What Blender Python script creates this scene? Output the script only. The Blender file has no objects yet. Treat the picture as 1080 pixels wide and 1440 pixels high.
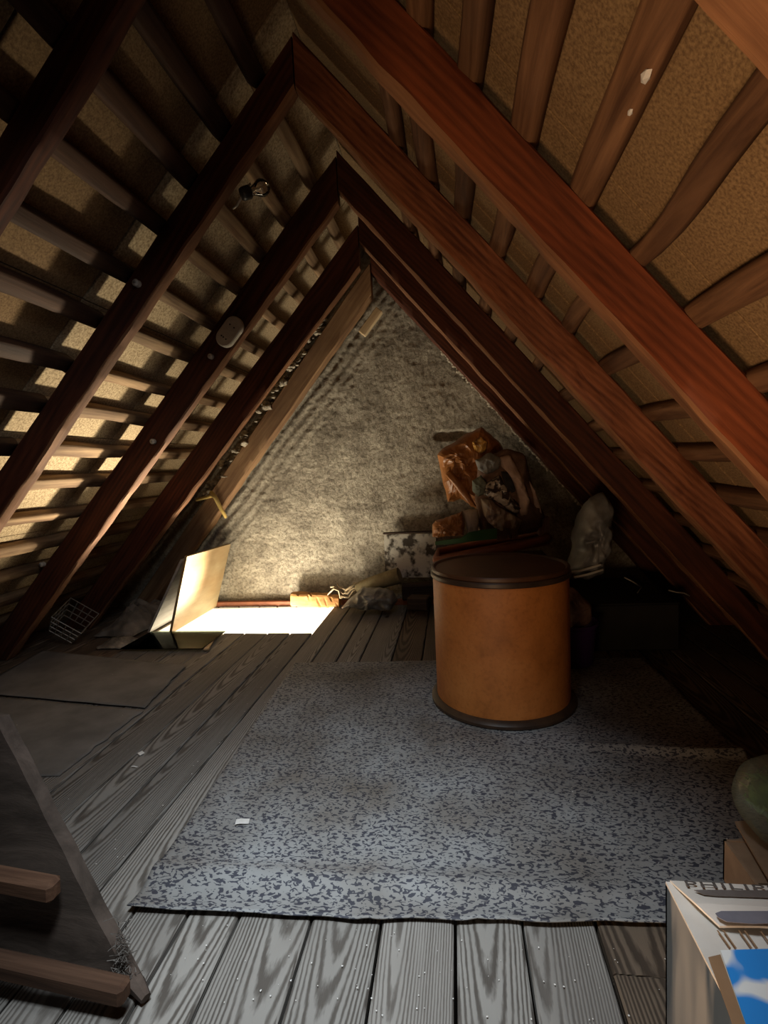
import bpy, bmesh, math, random
import numpy as np
from mathutils import Vector, Matrix, noise, Euler
random.seed(7)
S = bpy.context.scene
COL = S.collection
R_ = math.radians
# ------------------------------------------------------------------ camera
F_PX, ROLL, CAM_H = 740.0, R_(2.0), 1.0
def _n(a): return a / np.linalg.norm(a)
_Y = _n(np.array([(636 - 540) / F_PX, (652 - 720) / F_PX, 1.0]))
_d = np.array([math.sin(ROLL), math.cos(ROLL), 0.0]); _d = _n(_d - _d.dot(_Y) * _Y)
_Z = -_d
_X = _n(np.cross(_Y, _Z))
RW = np.array([_X, _Y, _Z])            # camera vector (right, down, forward) -> world
cam_d = bpy.data.cameras.new('camera'); cam = bpy.data.objects.new('camera', cam_d); COL.objects.link(cam)
cx, cy, cz = RW @ np.array([1, 0, 0]), RW @ np.array([0, -1, 0]), RW @ np.array([0, 0, -1])
M = Matrix(((cx[0], cy[0], cz[0], 0), (cx[1], cy[1], cz[1], 0), (cx[2], cy[2], cz[2], CAM_H), (0, 0, 0, 1)))
cam.matrix_world = M
cam_d.sensor_fit = 'VERTICAL'; cam_d.sensor_height = 36; cam_d.lens = F_PX / 1440 * 36
cam_d.clip_start = 0.02
S.camera = cam
# ------------------------------------------------------------------ world, lights, exposure
S.view_settings.view_transform = 'Standard'; S.view_settings.look = 'None'
S.view_settings.exposure = 0.0; S.view_settings.gamma = 1.0
try: S.view_settings.use_curve_mapping = False
except Exception: pass
W = bpy.data.worlds.new('world'); S.world = W; W.use_nodes = True
W.node_tree.nodes['Background'].inputs[0].default_value = (1, .85, .7, 1)
W.node_tree.nodes['Background'].inputs[1].default_value = 0.002
def area(name, loc, target, sx, sy, watts, colr, spread=180):
    l = bpy.data.lights.new(name, 'AREA'); l.shape = 'RECTANGLE'; l.size = sx; l.size_y = sy
    l.energy = watts; l.color = colr; l.spread = R_(spread)
    o = bpy.data.objects.new(name, l); COL.objects.link(o); o.location = loc
    o.rotation_euler = (Vector(target) - Vector(loc)).to_track_quat('-Z', 'Y').to_euler()
    return o
HX0, HX1, HY0, HY1 = -1.957, -0.88, 3.086, 3.712       # floor hatch
area('light_below_hatch', ((HX0 + HX1) / 2, (HY0 + HY1) / 2, -0.44), ((HX0 + HX1) / 2, (HY0 + HY1) / 2 + .0001, 1), 1.0, .56, 13, (1, .88, .66))
area('beam_to_rafters', (-1.34, 3.67, -0.17), (-1.78, 2.42, .98), .12, .12, 11, (1, .86, .62), 50)  # added narrow lamp inside the hatch to brighten the left bays
area('beam_to_wall', (-1.35, 3.16, -0.40), (-.62, 3.76, 1.15), .5, .2, 12, (1, .88, .68), 85)  # added lamp inside the hatch to lift the upper gable wall
area('cool_front_fill', (-.20, .36, 1.82), (-.27, 1.02, 0), .28, .24, 4.7, (.84, .93, 1), 58)  # unseen cool lamp added over the front floor; no skylight is built
area('cool_left_fill', (-.20, .80, 1.90), (-1.25, 1.85, 0), .40, .40, 3.0, (.86, .93, 1), 92)  # added broad cool fill for the left floor, no window behind it
area('warm_slope_fill', (-.45, -.25, .30), (.80, 1.05, 1.25), .5, .4, 6.8, (1, .64, .36), 95)  # added warm fill aimed up the right slope; no stairwell is built

# ------------------------------------------------------------------ pixel helpers (photo measurements -> room coordinates)
C0 = np.array([0, 0, CAM_H])
def ray(u, v): return RW @ np.array([(u - 540) / F_PX, (v - 720) / F_PX, 1.0])
def gp(u, v, z=0.0):
    d = ray(u, v); return Vector(C0 + (z - CAM_H) / d[2] * d)
def at(u, v, y):
    d = ray(u, v); return Vector(C0 + y / d[1] * d)

# ------------------------------------------------------------------ materials
MATS = {}
def newmat(name):
    m = bpy.data.materials.new(name); m.use_nodes = True
    nt = m.node_tree; b = nt.nodes['Principled BSDF']
    return m, nt, b
def N(nt, typ, **kw):
    n = nt.nodes.new(typ)
    for k, v in kw.items():
        if k in n.inputs: n.inputs[k].default_value = v
        else: setattr(n, k, v)
    return n
def ramp(nt, stops):
    r = nt.nodes.new('ShaderNodeValToRGB'); e = r.color_ramp.elements
    while len(e) < len(stops): e.new(0.5)
    for i, (p, c) in enumerate(stops):
        e[i].position = p; e[i].color = (*c, 1) if len(c) == 3 else c
    return r
def coords(nt, scale=(1, 1, 1), rnd=True, rot=None):
    tc = nt.nodes.new('ShaderNodeTexCoord')
    v = tc.outputs['Object']
    if rnd:
        oi = nt.nodes.new('ShaderNodeObjectInfo')
        mu = N(nt, 'ShaderNodeVectorMath', operation='SCALE'); mu.inputs[0].default_value = (13.1, 7.7, 5.3)
        nt.links.new(oi.outputs['Random'], mu.inputs['Scale'])
        ad = N(nt, 'ShaderNodeVectorMath', operation='ADD')
        nt.links.new(v, ad.inputs[0]); nt.links.new(mu.outputs[0], ad.inputs[1]); v = ad.outputs[0]
    mp = nt.nodes.new('ShaderNodeMapping'); mp.inputs['Scale'].default_value = scale
    if rot: mp.inputs['Rotation'].default_value = rot
    nt.links.new(v, mp.inputs['Vector'])
    return mp.outputs[0]
def mix(nt, a, b, fac, mode='MIX'):
    m = nt.nodes.new('ShaderNodeMix'); m.data_type = 'RGBA'; m.blend_type = mode
    for s, val in ((m.inputs[6], a), (m.inputs[7], b), (m.inputs[0], fac)):
        if hasattr(val, 'links'): nt.links.new(val, s)
        elif isinstance(val, tuple): s.default_value = (*val, 1) if len(val) == 3 else val
        else: s.default_value = val
    return m.outputs[2]
def bump(nt, b, h, strength=.4, dist=.01):
    bp = N(nt, 'ShaderNodeBump'); bp.inputs['Strength'].default_value = strength; bp.inputs['Distance'].default_value = dist
    nt.links.new(h, bp.inputs['Height']); nt.links.new(bp.outputs[0], b.inputs['Normal'])
def wood(name, dark, light, stretch=.06, scale=26, rough=.75, ring=0.0, blotch=None, bstr=.5, contrast=(.35, .65), var=.35, tilt=16, warp=.035, ringmix=.4, knots=0):
    """grain runs along local X"""
    m, nt, b = newmat(name)
    v = coords(nt, (stretch, 1, 1))
    n1 = N(nt, 'ShaderNodeTexNoise', Scale=scale, Detail=6.0, Roughness=.65, Distortion=.4); nt.links.new(v, n1.inputs['Vector'])
    h = n1.outputs[0]
    if ring:
        tc = nt.nodes.new('ShaderNodeTexCoord'); oi_ = nt.nodes.new('ShaderNodeObjectInfo')
        cb = nt.nodes.new('ShaderNodeCombineXYZ')
        for k_, (lo_, hi_, mu_) in enumerate(((0, 9, 1), (-.07, .07, 7.13), (.03, .10, 17.7))):
            m1 = N(nt, 'ShaderNodeMath', operation='MULTIPLY'); m1.inputs[1].default_value = mu_; nt.links.new(oi_.outputs['Random'], m1.inputs[0])
            m2 = N(nt, 'ShaderNodeMath', operation='FRACT'); nt.links.new(m1.outputs[0], m2.inputs[0])
            m3 = N(nt, 'ShaderNodeMapRange'); m3.inputs['To Min'].default_value = lo_; m3.inputs['To Max'].default_value = hi_; nt.links.new(m2.outputs[0], m3.inputs['Value'])
            nt.links.new(m3.outputs[0], cb.inputs[k_])
        mp_ = nt.nodes.new('ShaderNodeMapping'); mp_.inputs['Scale'].default_value = (.3, 1, 1); mp_.inputs['Rotation'].default_value = (0, R_(tilt), R_(tilt * .25))
        nt.links.new(tc.outputs['Object'], mp_.inputs['Vector'])
        ad_ = N(nt, 'ShaderNodeVectorMath', operation='ADD'); nt.links.new(mp_.outputs[0], ad_.inputs[0]); nt.links.new(cb.outputs[0], ad_.inputs[1])
        sx_ = N(nt, 'ShaderNodeVectorMath', operation='ADD'); nt.links.new(ad_.outputs[0], sx_.inputs[0]); v2 = sx_.outputs[0]
        wn = N(nt, 'ShaderNodeTexNoise', Scale=7.0, Detail=2.0); nt.links.new(v2, wn.inputs['Vector'])
        wa = N(nt, 'ShaderNodeVectorMath', operation='SCALE'); nt.links.new(wn.outputs['Color'], wa.inputs[0]); wa.inputs['Scale'].default_value = warp
        wb_ = N(nt, 'ShaderNodeVectorMath', operation='ADD'); nt.links.new(v2, wb_.inputs[0]); nt.links.new(wa.outputs[0], wb_.inputs[1])
        w = N(nt, 'ShaderNodeTexWave', wave_type='RINGS', rings_direction='X', wave_profile='SIN', Scale=ring, Distortion=1.2)
        w.inputs['Detail'].default_value = 3.0; w.inputs['Detail Scale'].default_value = 2.5
        nt.links.new(wb_.outputs[0], w.inputs['Vector'])
        h = mix(nt, h, w.outputs['Color'], ringmix)
    r = ramp(nt, [(contrast[0], dark), (contrast[1], light)]); nt.links.new(h, r.inputs[0])
    c = r.outputs[0]
    v3 = coords(nt, (.5, 1, 1))
    n2 = N(nt, 'ShaderNodeTexNoise', Scale=4.0, Detail=4.0); nt.links.new(v3, n2.inputs['Vector'])
    r2 = ramp(nt, [(.35, (0, 0, 0)), (.7, (1, 1, 1))]); nt.links.new(n2.outputs[0], r2.inputs[0])
    bl = blotch or tuple(x * .45 for x in dark)
    fm = N(nt, 'ShaderNodeMath', operation='MULTIPLY'); fm.inputs[1].default_value = .55; nt.links.new(r2.outputs[0], fm.inputs[0])
    c = mix(nt, c, bl, fm.outputs[0])
    if knots:
        vk = coords(nt, (.45, 1, 1))
        nk = N(nt, 'ShaderNodeTexNoise', Scale=30.0); nt.links.new(vk, nk.inputs['Vector'])
        sk_ = N(nt, 'ShaderNodeVectorMath', operation='SCALE'); sk_.inputs['Scale'].default_value = .012; nt.links.new(nk.outputs['Color'], sk_.inputs[0])
        ak = N(nt, 'ShaderNodeVectorMath', operation='ADD'); nt.links.new(vk, ak.inputs[0]); nt.links.new(sk_.outputs[0], ak.inputs[1])
        vo = N(nt, 'ShaderNodeTexVoronoi', Scale=4.2); nt.links.new(ak.outputs[0], vo.inputs['Vector'])
        rk = ramp(nt, [(.035, (1, 1, 1)), (.075, (0, 0, 0))]); nt.links.new(vo.outputs['Distance'], rk.inputs[0])
        c = mix(nt, c, tuple(x * .35 for x in dark), rk.outputs[0])
    oi = nt.nodes.new('ShaderNodeObjectInfo')
    mr = N(nt, 'ShaderNodeMapRange'); mr.inputs['To Min'].default_value = 1 - var; mr.inputs['To Max'].default_value = 1 + var * .4
    nt.links.new(oi.outputs['Random'], mr.inputs['Value'])
    hs = N(nt, 'ShaderNodeHueSaturation'); nt.links.new(mr.outputs[0], hs.inputs['Value']); nt.links.new(c, hs.inputs['Color'])
    nt.links.new(hs.outputs[0], b.inputs['Base Color'])
    b.inputs['Roughness'].default_value = rough; b.inputs['Specular IOR Level'].default_value = .3
    bump(nt, b, h, bstr, .006)
    MATS[name] = m; return m
def plain(name, c1, c2, scale=8.0, rough=.7, bstr=.2, dist=.004, metal=0.0, detail=5.0, stops=(.35, .65), stretch=(1, 1, 1), spec=.4):
    m, nt, b = newmat(name)
    v = coords(nt, stretch)
    n1 = N(nt, 'ShaderNodeTexNoise', Scale=scale, Detail=detail, Roughness=.6); nt.links.new(v, n1.inputs['Vector'])
    r = ramp(nt, [(stops[0], c1), (stops[1], c2)]); nt.links.new(n1.outputs[0], r.inputs[0])
    nt.links.new(r.outputs[0], b.inputs['Base Color'])
    b.inputs['Roughness'].default_value = rough; b.inputs['Metallic'].default_value = metal
    b.inputs['Specular IOR Level'].default_value = spec
    if bstr: bump(nt, b, n1.outputs[0], bstr, dist)
    MATS[name] = m; return m

wood('rafter_red', (.10, .025, .010), (.30, .078, .028), knots=1, scale=34, ring=16, ringmix=.12, bstr=.3, rough=.62, blotch=(.05, .014, .008), var=.12)
wood('rafter_orange', (.14, .04, .012), (.52, .18, .055), scale=22, ring=22, ringmix=.18, bstr=.5, rough=.55, blotch=(.20, .06, .02), var=0)
wood('rafter_rough', (.11, .032, .014), (.33, .115, .05), scale=34, stretch=.1, ring=16, ringmix=.12, bstr=.8, rough=.7, blotch=(.06, .02, .01), var=.1)
wood('rafter_dark', (.05, .014, .007), (.15, .042, .017), scale=34, ring=16, ringmix=.12, bstr=.3, rough=.7, blotch=(.02, .008, .005), var=.12)
wood('rafter_raw', (.15, .060, .026), (.32, .15, .068), rough=.8, var=.1)
wood('rafter_pale', (.20, .10, .045), (.46, .28, .14), rough=.8, blotch=(.10, .05, .03), var=.1)
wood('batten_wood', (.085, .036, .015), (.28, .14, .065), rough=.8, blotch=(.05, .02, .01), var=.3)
wood('batten_lit', (.13, .07, .035), (.38, .25, .135), rough=.85, blotch=(.07, .035, .016), var=.3)  # far left battens: dust and hatch light put into the colour
wood('batten_shaded', (.035, .014, .007), (.11, .05, .024), rough=.8, blotch=(.04, .016, .008), var=.3)  # darker copy for the near left battens, shade put into the colour
wood('plank_grey', (.085, .074, .063), (.30, .285, .26), stretch=.03, scale=70, ring=58, tilt=7, warp=.014, knots=1, rough=.72, blotch=(.15, .135, .12), contrast=(.30, .58), bstr=.35, var=.25, ringmix=.42)
wood('plank_brown', (.085, .06, .042), (.25, .185, .13), stretch=.03, scale=70, ring=52, tilt=7, warp=.014, rough=.75, ringmix=.5, blotch=(.05, .04, .03), bstr=.4, var=.25)
wood('plywood', (.22, .155, .075), (.42, .34, .20), stretch=.25, scale=9, rough=.6, blotch=(.32, .14, .03), bstr=.1, contrast=(.25, .7), var=0)
wood('whitewood', (.26, .25, .23), (.46, .45, .42), rough=.75, blotch=(.35, .32, .28), var=0)
wood('dark_wood', (.022, .013, .009), (.08, .045, .028), rough=.7)
wood('strip_wood', (.52, .35, .18), (.80, .62, .38), rough=.7, var=0)
wood('panel_old', (.04, .028, .021), (.12, .088, .07), stretch=.3, scale=14, rough=.85, blotch=(.03, .025, .02), var=0)
wood('cleat_wood', (.07, .033, .018), (.19, .10, .058), rough=.8)
plain('fibreboard_lit', (.22, .155, .085), (.50, .39, .24), scale=110, rough=.95, bstr=.25, dist=.003, detail=4)  # paler fibreboard copy for far left bays, hatch light put into the colour
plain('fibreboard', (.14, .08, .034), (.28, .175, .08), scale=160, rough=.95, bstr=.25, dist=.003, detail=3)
plain('white_paint', (.82, .80, .74), (.9, .88, .84), rough=.6, bstr=0)
plain('mortar', (.20, .165, .12), (.50, .44, .34), scale=30, rough=.95, bstr=.6, dist=.01)
plain('foam_yellow', (.50, .33, .08), (.72, .52, .18), scale=20, rough=.8)
plain('lid_brown', (.055, .022, .010), (.09, .038, .017), scale=6, rough=.42, bstr=.05)
plain('ring_dark', (.03, .018, .012), (.06, .035, .02), scale=12, rough=.4, bstr=.1)
plain('cardboard', (.30, .19, .115), (.40, .26, .16), scale=14, rough=.85, bstr=.08)
plain('carton_light', (.66, .60, .52), (.80, .74, .66), scale=7, rough=.6, bstr=.03)
plain('carton_brown', (.28, .16, .08), (.36, .21, .11), scale=9, rough=.7, bstr=.03)
plain('ink_dark', (.09, .075, .065), (.17, .145, .13), scale=14, rough=.6, bstr=0)
plain('ink_grey', (.13, .125, .16), (.26, .25, .28), scale=8, rough=.5, bstr=0)
plain('kraft', (.24, .09, .022), (.42, .165, .045), scale=6, rough=.42, bstr=.3, dist=.01)
plain('amber_film', (.42, .19, .05), (.70, .36, .10), scale=9, rough=.22, bstr=.3)
plain('cloth_grey', (0.13, 0.13, 0.124), (0.286, 0.273, 0.247), scale=7, rough=.9, bstr=.3, dist=.008)
plain('cloth_pink', (0.39, 0.26, 0.208), (0.598, 0.442, 0.364), scale=7, rough=.9, bstr=.3, dist=.008)
plain('cloth_cream', (0.52, 0.429, 0.338), (0.754, 0.637, 0.52), scale=7, rough=.9, bstr=.2)
plain('cloth_teal', (.13, .15, .12), (.22, .24, .19), scale=12, rough=.9, bstr=.2)
plain('cloth_black', (.02, .018, .018), (.05, .045, .04), scale=12, rough=.9, bstr=.2)
plain('cloth_brown', (0.104, 0.058, 0.039), (0.221, 0.13, 0.091), scale=12, rough=.9, bstr=.2)
plain('leather', (.20, .06, .028), (.32, .11, .05), scale=9, rough=.5, bstr=.15)
plain('green_plastic', (.035, .13, .035), (.05, .17, .05), scale=6, rough=.45, bstr=0)
plain('purple_plastic', (.05, .018, .10), (.07, .026, .14), scale=5, rough=.35, bstr=0)
plain('grey_plastic', (.10, .10, .10), (.24, .24, .235), scale=7, rough=.35, bstr=.3, dist=.008)
plain('white_plastic', (.55, .53, .48), (.72, .70, .64), scale=6, rough=.4, bstr=0)
plain('ivory', (.46, .41, .33), (.60, .55, .46), scale=18, rough=.45, bstr=0)
plain('porcelain', (.50, .46, .40), (.66, .62, .55), scale=10, rough=.3, bstr=0)
plain('black_bakelite', (.01, .01, .01), (.03, .025, .02), scale=10, rough=.4, bstr=0)
plain('wire_steel', (.26, .23, .19), (.42, .38, .32), scale=20, rough=.45, metal=.3, bstr=0)
plain('dusty_sheet', (.09, .082, .07), (.28, .25, .21), scale=5, rough=.5, bstr=.3, dist=.01)
plain('dusty_film', (.10, .09, .075), (.34, .31, .26), scale=9, rough=.28, bstr=.5, dist=.01)
plain('hardboard', (.135, .128, .118), (.215, .205, .19), scale=5, rough=.85, bstr=.1, dist=.003)
plain('rotten_wood', (.34, .15, .045), (.74, .42, .16), scale=12, rough=.85, bstr=.6, dist=.012, stretch=(.4, 1, 1))
plain('roll_mat', (.16, .125, .06), (.32, .26, .14), scale=12, rough=.85, bstr=.3)
plain('twine', (.45, .34, .20), (.66, .52, .34), scale=20, rough=.9, bstr=0)
plain('paper_white', (.62, .60, .56), (.80, .78, .74), scale=20, rough=.8, bstr=0)
plain('peel_paint', (.07, .055, .04), (.66, .62, .53), scale=11, rough=.8, bstr=.5, dist=.006, stops=(.42, .52), detail=8)
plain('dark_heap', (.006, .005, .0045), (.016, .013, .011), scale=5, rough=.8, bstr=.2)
plain('cobweb', (.08, .07, .06), (.20, .18, .16), scale=30, rough=.95, bstr=.3)
plain('plant_green', (.04, .13, .015), (.14, .32, .05), scale=30, rough=.6, bstr=.2)

# plaster
def plaster():
    m, nt, b = newmat('plaster')
    v = coords(nt, (1, 1, 1), False)
    n1 = N(nt, 'ShaderNodeTexNoise', Scale=5.0, Detail=8.0, Roughness=.7); nt.links.new(v, n1.inputs['Vector'])
    n2 = N(nt, 'ShaderNodeTexNoise', Scale=55.0, Detail=6.0, Roughness=.75); nt.links.new(v, n2.inputs['Vector'])
    r = ramp(nt, [(.30, (.20, .17, .13)), (.55, (.47, .42, .33)), (.75, (.60, .54, .43))]); nt.links.new(n1.outputs[0], r.inputs[0])
    r2 = ramp(nt, [(.38, (.42, .40, .38)), (.55, (1, 1, 1))]); nt.links.new(n2.outputs[0], r2.inputs[0])
    c = mix(nt, r.outputs[0], r2.outputs[0], .8, 'MULTIPLY')
    nt.links.new(c, b.inputs['Base Color']); b.inputs['Roughness'].default_value = .97
    b.inputs['Specular IOR Level'].default_value = .1
    bump(nt, b, n2.outputs[0], .9, .012); MATS['plaster'] = m
plaster()
def carpet_mat():
    m, nt, b = newmat('carpet_pattern')
    v = coords(nt, (.75, 1.25, 1), False)
    n = N(nt, 'ShaderNodeTexNoise', Scale=105.0, Detail=1.0, Roughness=.4, Distortion=.8); nt.links.new(v, n.inputs['Vector'])
    r = ramp(nt, [(.535, (0, 0, 0)), (.57, (1, 1, 1))]); nt.links.new(n.outputs[0], r.inputs[0])
    n2 = N(nt, 'ShaderNodeTexNoise', Scale=3.0, Detail=5.0); nt.links.new(coords(nt, (1, 1, 1), False), n2.inputs['Vector'])
    base = ramp(nt, [(.3, (.15, .132, .112)), (.65, (.30, .31, .31))]); nt.links.new(n2.outputs[0], base.inputs[0])
    dk = ramp(nt, [(.3, (.038, .036, .040)), (.7, (.055, .06, .082))]); nt.links.new(n2.outputs[0], dk.inputs[0])
    c = mix(nt, base.outputs[0], dk.outputs[0], r.outputs[0])
    nt.links.new(c, b.inputs['Base Color']); b.inputs['Roughness'].default_value = .62
    b.inputs['Specular IOR Level'].default_value = .3
    MATS['carpet_pattern'] = m
carpet_mat()
def drum_mat():
    m, nt, b = newmat('drum_board')
    v = coords(nt, (1, 1, 1), False)
    n = N(nt, 'ShaderNodeTexNoise', Scale=7.0, Detail=8.0, Roughness=.7); nt.links.new(v, n.inputs['Vector'])
    r = ramp(nt, [(.25, (.34, .115, .022)), (.5, (.50, .175, .036)), (.75, (.58, .225, .055))]); nt.links.new(n.outputs[0], r.inputs[0])
    n2 = N(nt, 'ShaderNodeTexNoise', Scale=70.0, Detail=4.0); nt.links.new(v, n2.inputs['Vector'])
    r2 = ramp(nt, [(.3, (.78, .75, .72)), (.5, (1, 1, 1))]); nt.links.new(n2.outputs[0], r2.inputs[0])
    c = mix(nt, r.outputs[0], r2.outputs[0], .7, 'MULTIPLY')
    # thin scuffs running round the drum
    v4 = coords(nt, (.5, .5, 9), False)
    n3 = N(nt, 'ShaderNodeTexNoise', Scale=6.0, Detail=6.0, Roughness=.7); nt.links.new(v4, n3.inputs['Vector'])
    r3 = ramp(nt, [(.66, (0, 0, 0)), (.72, (1, 1, 1))]); nt.links.new(n3.outputs[0], r3.inputs[0])
    fm = N(nt, 'ShaderNodeMath', operation='MULTIPLY'); fm.inputs[1].default_value = .5; nt.links.new(r3.outputs[0], fm.inputs[0])
    c = mix(nt, c, (.16, .07, .025), fm.outputs[0])
    nt.links.new(c, b.inputs['Base Color']); b.inputs['Roughness'].default_value = .55
    bump(nt, b, n2.outputs[0], .08, .003); MATS['drum_board'] = m
drum_mat()
def glassy(name, colr, rough, alpha_mix, tint=(.9, 1, .95)):
    """thin glass or film: mostly transparent with a reflecting share"""
    m, nt, b = newmat(name)
    nt.nodes.remove(b)
    g = N(nt, 'ShaderNodeBsdfGlossy'); g.inputs['Color'].default_value = (*colr, 1); g.inputs['Roughness'].default_value = rough
    t = N(nt, 'ShaderNodeBsdfTransparent'); t.inputs['Color'].default_value = (*tint, 1)
    f = N(nt, 'ShaderNodeLayerWeight'); f.inputs['Blend'].default_value = alpha_mix
    ms = N(nt, 'ShaderNodeMixShader')
    nt.links.new(f.outputs['Fresnel'], ms.inputs[0]); nt.links.new(t.outputs[0], ms.inputs[1]); nt.links.new(g.outputs[0], ms.inputs[2])
    nt.links.new(ms.outputs[0], nt.nodes['Material Output'].inputs['Surface'])
    MATS[name] = m
glassy('pane_glass', (.26, .27, .25), .03, .22, (.66, .72, .68))
glassy('bulb_glass', (1, 1, 1), .03, .35, (.92, .90, .86))
def film_mat():
    m, nt, b = newmat('clear_film'); nt.nodes.remove(b)
    g = N(nt, 'ShaderNodeBsdfGlossy'); g.inputs['Roughness'].default_value = .2; g.inputs['Color'].default_value = (.8, .8, .75, 1)
    d = N(nt, 'ShaderNodeBsdfDiffuse'); d.inputs['Color'].default_value = (.30, .32, .24, 1)
    t = N(nt, 'ShaderNodeBsdfTransparent'); t.inputs['Color'].default_value = (.9, .92, .86, 1)
    a = N(nt, 'ShaderNodeMixShader'); a.inputs[0].default_value = .34; nt.links.new(t.outputs[0], a.inputs[1]); nt.links.new(d.outputs[0], a.inputs[2])
    c = N(nt, 'ShaderNodeMixShader'); c.inputs[0].default_value = .08; nt.links.new(a.outputs[0], c.inputs[1]); nt.links.new(g.outputs[0], c.inputs[2])
    nt.links.new(c.outputs[0], nt.nodes['Material Output'].inputs['Surface']); MATS['clear_film'] = m
film_mat()
def print_mat(name, base, spots, scale, lo, hi, stretch=(1, 1, 1)):
    m, nt, b = newmat(name)
    v = coords(nt, stretch, False)
    n = N(nt, 'ShaderNodeTexNoise', Scale=scale, Detail=2.5, Distortion=.6); nt.links.new(v, n.inputs['Vector'])
    r = ramp(nt, [(lo, base), (hi, spots)]); nt.links.new(n.outputs[0], r.inputs[0])
    nt.links.new(r.outputs[0], b.inputs['Base Color']); b.inputs['Roughness'].default_value = .3
    MATS[name] = m
print_mat('print_sky', (.03, .30, .82), (.92, .93, .90), 8, .46, .50)
print_mat('print_side', (.30, .285, .26), (.045, .06, .075), 7, .42, .56, (1, 1.6, .45))
print_mat('print_floral', (.42, .36, .30), (.045, .03, .028), 26, .47, .52)
print_mat('print_check', (.20, .13, .10), (.42, .34, .27), 30, .45, .55, (1, .4, .4))
print_mat('amber_window', (.20, .08, .02), (.75, .42, .10), 26, .45, .6)

# ------------------------------------------------------------------ object helpers
def link(name, me, mats, parent=None, smooth=False):
    if isinstance(mats, str): mats = [mats]
    for k in mats: me.materials.append(MATS[k])
    if smooth:
        for p in me.polygons: p.use_smooth = True
    o = bpy.data.objects.new(name, me); COL.objects.link(o)
    if parent: o.parent = parent
    return o
def obj(name, bm, mats, parent=None, smooth=False, loc=None):
    """bm is in the parent's local space (world space without a parent)"""
    if loc is not None:
        bmesh.ops.translate(bm, verts=bm.verts, vec=-Vector(loc))
    bmesh.ops.recalc_face_normals(bm, faces=bm.faces)
    me = bpy.data.meshes.new(name); bm.to_mesh(me); bm.free()
    o = link(name, me, mats, parent, smooth)
    if loc is not None: o.location = loc
    return o
def empty(name, loc=(0, 0, 0), rot=(0, 0, 0)):
    o = bpy.data.objects.new(name, None); COL.objects.link(o); o.location = loc; o.rotation_euler = rot
    o.empty_display_size = .1
    return o
def tag(o, label=None, cat=None, group=None, kind=None):
    if label: o['label'] = label
    if cat: o['category'] = cat
    if group: o['group'] = group
    if kind: o['kind'] = kind
    return o
def box(bm, c, s, rot=None, bev=0.0, sub=0):
    r = bmesh.ops.create_cube(bm, size=1.0)
    vs = r['verts']
    for v in vs: v.co = Vector((v.co.x * s[0], v.co.y * s[1], v.co.z * s[2]))
    if bev:
        es = list({e for v in vs for e in v.link_edges})
        rb = bmesh.ops.bevel(bm, geom=es, offset=bev, segments=1, affect='EDGES')
        vs = list({v for f in rb['faces'] for v in f.verts} | {v for v in vs if v.is_valid})
    m = Matrix.Translation(c) @ (Euler(rot).to_matrix().to_4x4() if rot else Matrix())
    for v in vs: v.co = m @ v.co
    return vs
def quadbox(bm, p, t):
    """slab from four corner points (front face) and a thickness vector"""
    a = [bm.verts.new(q) for q in p]; b = [bm.verts.new(Vector(q) + Vector(t)) for q in p]
    bm.faces.new(a); bm.faces.new(b[::-1])
    for i in range(4): bm.faces.new((a[i], b[i], b[(i + 1) % 4], a[(i + 1) % 4]))
def tube(bm, pts, r, n=8, closed=False):
    pts = [Vector(p) for p in pts]; rings = []
    for i, p in enumerate(pts):
        if closed: d = pts[(i + 1) % len(pts)] - pts[i - 1]
        else: d = pts[min(i + 1, len(pts) - 1)] - pts[max(i - 1, 0)]
        d.normalize()
        a = d.orthogonal().normalized() if abs(d.z) > .95 else Vector((0, 0, 1)).cross(d).normalized()
        b = d.cross(a)
        rr = r[i] if isinstance(r, (list, tuple)) else r
        rings.append([bm.verts.new(p + (a * math.cos(2 * math.pi * k / n) + b * math.sin(2 * math.pi * k / n)) * rr) for k in range(n)])
    m = len(rings)
    for i in range(m if closed else m - 1):
        A, B = rings[i], rings[(i + 1) % m]
        for k in range(n): bm.faces.new((A[k], A[(k + 1) % n], B[(k + 1) % n], B[k]))
    if not closed:
        bm.faces.new(rings[0][::-1]); bm.faces.new(rings[-1])
def lathe(bm, prof, n=64, c=(0, 0, 0)):
    c = Vector(c); rings = []
    for r, z in prof:
        if r < 1e-6: rings.append([bm.verts.new(c + Vector((0, 0, z)))])
        else: rings.append([bm.verts.new(c + Vector((r * math.cos(2 * math.pi * k / n), r * math.sin(2 * math.pi * k / n), z))) for k in range(n)])
    for A, B in zip(rings, rings[1:]):
        for k in range(n):
            k2 = (k + 1) % n
            if len(A) == 1 and len(B) == 1: continue
            if len(A) == 1: bm.faces.new((A[0], B[k2], B[k]))
            elif len(B) == 1: bm.faces.new((A[k], A[k2], B[0]))
            else: bm.faces.new((A[k], A[k2], B[k2], B[k]))
def fbm(p, o=4):
    return noise.fractal(Vector(p), 1.0, 2.0, o)
def ridged(p, o=3):
    s, a = 0.0, 1.0; p = Vector(p)
    for i in range(o):
        s += a * (1 - 2 * abs(noise.noise(p))); p = p * 2.03 + Vector((3.1, 1.7, 9.2)); a *= .5
    return s
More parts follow.
